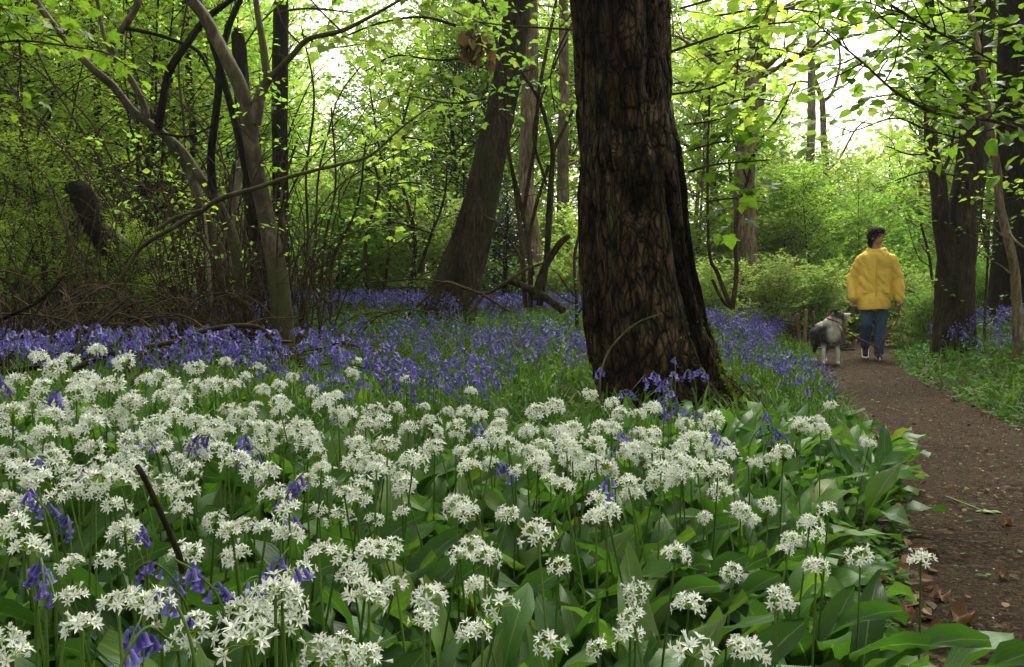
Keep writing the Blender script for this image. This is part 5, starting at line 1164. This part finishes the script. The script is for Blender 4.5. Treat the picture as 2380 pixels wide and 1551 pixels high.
SH = {1: [(.19, 0, 1.32), (.275, .02, 1.05), (.295, -.05, .80)], -1: [(-.19, 0, 1.32), (-.28, .04, 1.06), (-.275, -.06, .82)]}
for s, (a1, a2, a3) in SH.items():
    cap_(b, a1, a2, .05, .042); cap_(b, a2, a3, .042, .028)
LEG = {1: [(.085, 0, .88), (.075, -.015, .47), (.055, -.03, .09)], -1: [(-.085, 0, .88), (-.095, -.05, .48), (-.10, .19, .17)]}
for s, (a1, a2, a3) in LEG.items(): cap_(b, a1, a2, .085, .055); cap_(b, a2, a3, .055, .036)
cap_(b, (.055, -.02, .06), (.06, -.15, .035), .036, .028); cap_(b, (-.10, .20, .14), (-.10, .12, .04), .036, .028)
# hands: palm, four curled fingers of unequal length, thumb from the palm's side
def hand(b, w0, dirn, palmn, s):
    w0 = np.array(w0, float); d = norm(np.array(dirn, float)); n = norm(np.array(palmn, float)); e = np.cross(d, n)
    pc = w0 + d * .05
    for k in (-1.2, -.4, .4, 1.2): cap_(b, w0 + d * .01 + e * .008 * k, w0 + d * .085 + e * .017 * k, .014, .012)
    for k, ln in ((-1.5, .024), (-.5, .030), (.5, .028), (1.5, .020)):
        p0 = w0 + d * .088 + e * .017 * k; p1 = p0 + norm(d * .6 + n * .8) * ln; p2 = p1 + norm(n - d * .35) * ln * .9; p3 = p2 + norm(-d + n * .05) * ln * .7
        cap_(b, p0, p1, .0088, .0082); cap_(b, p1, p2, .0082, .0076); cap_(b, p2, p3, .0076, .0068)
    q0 = w0 + d * .03 - e * .03; q1 = q0 + norm(d * .6 - e * .6 + n * .5) * .034; q2 = q1 + norm(d * .5 + n * .8 + e * .3) * .028
    cap_(b, q0, q1, .012, .010); cap_(b, q1, q2, .010, .0085)
hand(b, (.297, -.06, .775), (.02, -.15, -1), (-.9, -.4, 0), 1); hand(b, (-.276, -.068, .79), (.05, -.15, -1), (.9, -.4, 0), -1)
fuse(b, 'body', M['skin'], per, .0058, 3, .5)
for s in (-1, 1):
    mb = MB(); ell(mb, hp_(.073, s * .029, .012), (.009, .009, .006), 10); mb.build('eye', M['eye'], per, True)
mb = MB(); ell(mb, hp_(.083, 0, -.047), (.008, .012, .005), 10); mb.build('mouth', M['lip'], per, True)
b = MB(); hel(-.03, 0, .040, (.100, .094, .096)); hel(.01, 0, .090, (.086, .082, .050)); hel(-.07, 0, -.06, (.05, .070, .06)); hel(.040, .03, .082, (.045, .03, .030)); hel(.040, -.03, .080, (.045, .035, .030)); hel(-.075, 0, -.02, (.045, .070, .085))
for s in (-1, 1): hel(-.035, s * .072, .025, (.035, .020, .050))
fuse(b, 'hair', M['hair'], per, .008, 2, .5, disp=lambda c: .006 * (fbm(c[:, 0] * 60 + c[:, 1] * 40, c[:, 2] * 30, 3, 3) - .4))
hair = bpy.data.objects['hair']; me = hair.data; npol = len(me.polygons); hc = np.empty(npol * 3); me.polygons.foreach_get('center', hc); hc = hc.reshape(-1, 3); hn = np.empty(npol * 3); me.polygons.foreach_get('normal', hn); hn = hn.reshape(-1, 3)
mb = MB(); mb.place(T([(-.09, 0, 0), (.09, 0, 0), (0, 1, 0)], [(0, 1, 2)]), hc - hn * .002, hn * .45 + [0, 0, -.7] + RNG.normal(0, .3, hc.shape), hn, RNG.uniform(.018, .042, npol)); mb.build('strands', M['hair'], hair)
# coat
b = MB()
for p0, p1, r0, r1, q in (((0, .01, 1.385), (0, .01, 1.32), .085, .13, (1.2, .95)), ((0, 0, 1.31), (0, 0, 1.12), .155, .165, (1.28, .85)), ((0, 0, 1.12), (-.005, .0, .92), .168, .175, (1.22, .88)), ((-.005, 0, .92), (-.01, 0, .80), .178, .182, (1.20, .90))): cap_(b, p0, p1, r0, r1, q, 28)
n_ = 28; a_ = np.arange(n_) / n_ * 2 * pi
tube(b, np.array([[-.008, 0, .86], [-.008, 0, .80], [-.01, 0, .74], [-.01, 0, .69], [-.01, 0, .655]]), [.17, .195, .20, .203, .20], 28, cap=False, disp=lambda a, i, r: r * .02 * np.cos(2 * a))
c0 = b.n - 5 * 28; b.Fs.append(np.array([[c0 + q for q in range(28)]])); b.T.append(np.array([.5])); b.M.append(np.array([0], np.int32)); b.Fs.append(np.array([[c0 + 112 + q for q in range(28)][::-1]])); b.T.append(np.array([.5])); b.M.append(np.array([0], np.int32))
cap_(b, (-.15, .0, 1.315), (.15, .0, 1.315), .070, .070)
for s, (a1, a2, a3) in SH.items():
    cap_(b, np.array(a1) - [0.01 * s, 0, .015], a2, .078, .074); cap_(b, a2, a3, .074, .060 if s > 0 else .062)
ell(b, (0, .11, 1.39), (.13, .075, .085)); ell(b, (.085, .02, 1.43), (.05, .08, .045)); ell(b, (-.085, .02, 1.43), (.05, .08, .045)); ell(b, (0, -.06, 1.415), (.085, .035, .04))
coat, cc = fuse(b, 'coat', M['jacket'], per, .010, 4, .5, disp=lambda c: .020 * (np.abs(vn(c[:, 0] * 13 + 5 * c[:, 2], c[:, 2] * 8 + c[:, 0] * 7, 5) - .5) * 2 - .5) + .006 * (fbm(c[:, 0] * 30, c[:, 2] * 22 + c[:, 1] * 20, 8, 2) - .5))
mb = MB(); zz_ = np.linspace(1.37, .68, 14); tube(mb, np.stack([.005 + 0 * zz_, np.interp(zz_, [.68, .9, 1.15, 1.3, 1.37], [-.192, -.168, -.150, -.138, -.10]), zz_], -1), .010, 6, .5); mb.build('zip_flap', M['seam'], coat, True)
for s in (-1, 1):
    mb = MB(); tube(mb, np.array([(s * .09, -.172, .88), (s * .13, -.16, .872), (s * .17, -.135, .868)]), [.008, .009, .007], 8, .5); mb.build('pocket_flap', M['seam'], coat, True)
# jeans
b = MB(); cap_(b, (0, .01, .90), (0, .01, .83), .13, .135, (1.15, .85))
for s, (a1, a2, a3) in LEG.items(): cap_(b, a1, a2, .098, .076); cap_(b, a2, np.array(a3) + [0, 0, .01], .076, .064)
fuse(b, 'jeans', M['jean'], per, .010, 3, .5, disp=lambda c: .008 * (np.abs(vn(c[:, 0] * 14, c[:, 2] * 22, 9) - .5) * 2 - .5))
def shoe(toe, heel, lift):
    toe = np.array(toe, float); heel = np.array(heel, float); b = MB(); d = norm(toe - heel)
    cap_(b, heel + [0, 0, .055], toe + [0, 0, .035], .042, .036, (1, .8)); cap_(b, heel + [0, 0, .07], heel + [0, 0, .11], .045, .044)
    o, _ = fuse(b, 'shoe', M['shoe'], per, .007, 2, .5)
    b = MB(); cap_(b, heel + [0, 0, .014], toe + [0, 0, .014], .044, .044, (1.05, .34)); fuse(b, 'sole', M['rubber'], o, .006, 1, .4)
    mb = MB(); up = np.array([0, -.0, 1.])
    for q in range(4):
        c = heel + (toe - heel) * (.35 + q * .14) + [0, 0, .095 - q * .012]; tube(mb, np.array([c + [-.024, 0, -.006], c + [0, 0, .004], c + [.024, 0, -.006]]), .004, 5)
    mb.build('laces', M['rubber'], o, True)
shoe((.06, -.17, 0), (.055, .01, 0), 0); shoe((-.10, .09, .015), (-.10, .22, .10), 1)

# ------------------------------------------------------------------ dog
dp = P(1928, 846, 9.6); dz = float(H(dp[0], dp[1])) + .012
cm_, cn, cb = mat('dog_coat', .85, .15)
at = cn.nodes.new('ShaderNodeAttribute'); at.attribute_name = 'coat'
f = noise(cn, 45, 4, coords(cn, (1, 1, .4)))
cn.links.new(mix(cn, ramp(cn, at.outputs['Fac'], [(.34, (0, 0, 0)), (.66, (1, 1, 1))]), ramp(cn, f, [(.3, (.018, .017, .016)), (.7, (.065, .060, .056))]), ramp(cn, f, [(.3, (.30, .28, .24)), (.7, (.60, .57, .50))])), cb.inputs['Base Color'])
bump(cn, cb, f, .5, .01); M['coat'] = cm_
dog = thing('dog', (dp[0], dp[1], dz), 'shaggy dark grey and white sheepdog standing on the path, head turned up to the walker', 'dog', rz=-.22, sc=.94)
b = MB()
cap_(b, (-.0, .0, .44), (-.03, .36, .43), .118, .098, (.92, 1.25)); cap_(b, (0, -.02, .42), (0, -.04, .52), .125, .095); ell(b, (0, -.09, .42), (.095, .06, .12)); ell(b, (-.04, .37, .42), (.095, .11, .125))
cap_(b, (0, -.04, .50), (.055, -.07, .605), .092, .070)
ell(b, (.078, -.08, .635), (.070, .066, .060)); cap_(b, (.11, -.09, .632), (.20, -.115, .640), .038, .024); cap_(b, (.12, -.09, .61), (.19, -.11, .615), .026, .018)
for s in (-1, 1):
    e0 = np.array([.055 + .01 * s, -.08 + s * .052, .675]); cap_(b, e0, e0 + [-.012, s * .022, .035], .024, .014); cap_(b, e0 + [-.012, s * .022, .035], e0 + [.02, s * .04, .018], .013, .006)
for x0, y0, x1, y1 in ((-.075, -.04, -.085, -.06), (.075, -.02, .095, -.03)):
    cap_(b, (x0, y0, .40), (x0 * 1.05, y0 + .02, .29), .062, .038); cap_(b, (x0 * 1.05, y0 + .02, .29), (x1, y1, .15), .036, .024); cap_(b, (x1, y1, .15), (x1, y1 - .005, .05), .024, .021); cap_(b, (x1, y1 + .005, .024), (x1, y1 - .045, .018), .027, .020)
for x0 in (-.115, .02):
    cap_(b, (x0, .40, .38), (x0 - .01, .35, .25), .080, .045); cap_(b, (x0 - .01, .35, .25), (x0, .47, .15), .040, .024); cap_(b, (x0, .47, .15), (x0, .44, .04), .022, .021); cap_(b, (x0, .45, .024), (x0, .39, .018), .026, .019)
cap_(b, (-.07, .50, .42), (-.09, .60, .30), .036, .045); cap_(b, (-.09, .60, .30), (-.10, .62, .17), .045, .02)
def coatv(c):
    x, y, z = c.T; nz = .06 * (fbm(x * 14 + 3, z * 14 + y * 9, 4, 3) - .5)
    w_ = np.zeros(len(c)) + .2
    w_ = np.where(y < .15, np.maximum(w_, .5 + 4 * (.25 - z + nz * 1.5)), np.maximum(w_, .5 + 4 * (.10 - z)))
    w_ = np.maximum(w_, .5 + 6 * (.055 - np.abs(z - .545 + .25 * (x + .0) + nz)))                                  # white ruff
    w_ = np.where(y < -.03, np.maximum(w_, .5 + 6 * (.075 - np.hypot(x - .035, (z - .42) * .5) + nz)), w_)                         # breast
    w_ = np.where(z > .57, np.maximum(w_, .5 + 8 * (x - .145 + nz * .3)), w_)                                                # muzzle
    w_ = np.where((z > .2) & (z < .36) & (y < .12) & (y > .03), .2, w_)
    return np.clip(w_, 0, 1)
body, dc = fuse(b, 'body', M['coat'], dog, .0085, 3, .5, attr=coatv, disp=lambda c: .010 * (np.abs(vn(c[:, 0] * 40 + c[:, 1] * 12, c[:, 2] * 16, 9) - .5) * 2 - .4) * (c[:, 2] > .2))
me = body.data; npol = len(me.polygons); ctr = np.empty(npol * 3); me.polygons.foreach_get('center', ctr); ctr = ctr.reshape(-1, 3); nrm_ = np.empty(npol * 3); me.polygons.foreach_get('normal', nrm_); nrm_ = nrm_.reshape(-1, 3)
ok = (ctr[:, 2] > .10) & (rr.random(npol) < np.where(ctr[:, 2] > .57, .35, 1.)); c_ = ctr[ok]; nn = nrm_[ok]; mb = MB(); hl = np.where(c_[:, 2] > .57, .014, .030) * rr.uniform(.6, 1.3, len(c_)) * np.where(c_[:, 2] < .27, .45, 1)
mb.place(T([(-.10, 0, 0), (.10, 0, 0), (0, 1, 0)], [(0, 1, 2)]), c_ - nn * .002, nn * .55 + [0, .25, -.75] + rr.normal(0, .22, c_.shape), nn, hl)
fur = mb.build('fur', M['coat'], body); fa = fur.data.attributes.new('coat', 'FLOAT', 'FACE'); fa.data.foreach_set('value', coatv(c_).astype(np.float32))
mb = MB(); ell(mb, (.226, -.12, .645), (.012, .014, .011), 10); mb.build('nose', M['eye'], dog, True)
for s in (-1, 1): mb = MB(); ell(mb, (.132, -.088 + s * .034, .655), (.008, .007, .008), 10); mb.build('eye', M['eye'], dog, True)
mb = MB(); tube(mb, np.array([(0.03 + .078 * cos(q), -.06 + .078 * sin(q), .565 - .03 * cos(q)) for q in np.linspace(0, 6.28, 20)]), .008, 6); tag(mb.build('dog_collar', M['leash'], None, True), 'dark red collar around the sheepdog neck', 'collar').location = (dp[0], dp[1], dz)
for q_ in bpy.data.objects:
    if q_.name == 'dog_collar': q_.rotation_euler = dog.rotation_euler; q_.scale = dog.scale
# leash: from the hand, sagging across the legs, up to the collar
def rot_(p, a, s=1): return np.array([p[0] * cos(a) - p[1] * sin(a), p[0] * sin(a) + p[1] * cos(a), p[2]]) * s
hx = np.array([px0[0], px0[1], gz]) + rot_((.295, -.09, .70), -.38); cx_ = np.array([dp[0], dp[1], dz]) + rot_((.10, -.07, .55), -.22, .94)
L0 = spline([hx + [.0, 0, .04], hx, hx + [-.13, -.16, -.22], hx + [-.36, -.30, -.42], (px0[0] - .15, 10.02, gz + .17), (px0[0] - .33, 9.8, gz + .22), cx_ + [.08, -.02, -.12], cx_], 60)
t = thing('leash', (0, 0, 0), 'long thin dark red leash hanging from the walker hand to the dog', 'leash')
mb = MB(); tube(mb, L0, .0095, 6); mb.build('strap', M['leash'], t, True)
mb = MB(); tube(mb, L0[-3:], .011, 8); mb.build('snap_hook', M['metal'], t, True)
mb = MB(); tube(mb, np.array([hx + [.0 + .03 * cos(q) - .03, .02 * sin(q), .03 + .035 * sin(q)] for q in np.linspace(0, 6.28, 14)]), .006, 6); mb.build('handle_loop', M['leash'], t, True)

# ------------------------------------------------------------------ haze, added for a soft lift in the depth
hb = MB(); V = [(x, y, z) for x in (-75, 75) for y in (-34, 98) for z in (-3.2, 26)]
hb.add(V, [(0, 1, 3, 2), (4, 6, 7, 5), (0, 4, 5, 1), (2, 3, 7, 6), (0, 2, 6, 4), (1, 5, 7, 3)])
hm = bpy.data.materials.new('lift_haze'); hm.use_nodes = True; hn_ = hm.node_tree; hn_.nodes.clear()
ho = hn_.nodes.new('ShaderNodeOutputMaterial'); hv = hn_.nodes.new('ShaderNodeVolumePrincipled'); hv.inputs['Density'].default_value = .0008; hv.inputs['Color'].default_value = (.97, .98, .90, 1)
hn_.links.new(hv.outputs[0], ho.inputs['Volume'])
ho_ = hb.build('haze', hm); tag(ho_, 'thin pale haze added to soften and lift the depth between the trees', kind='stuff')
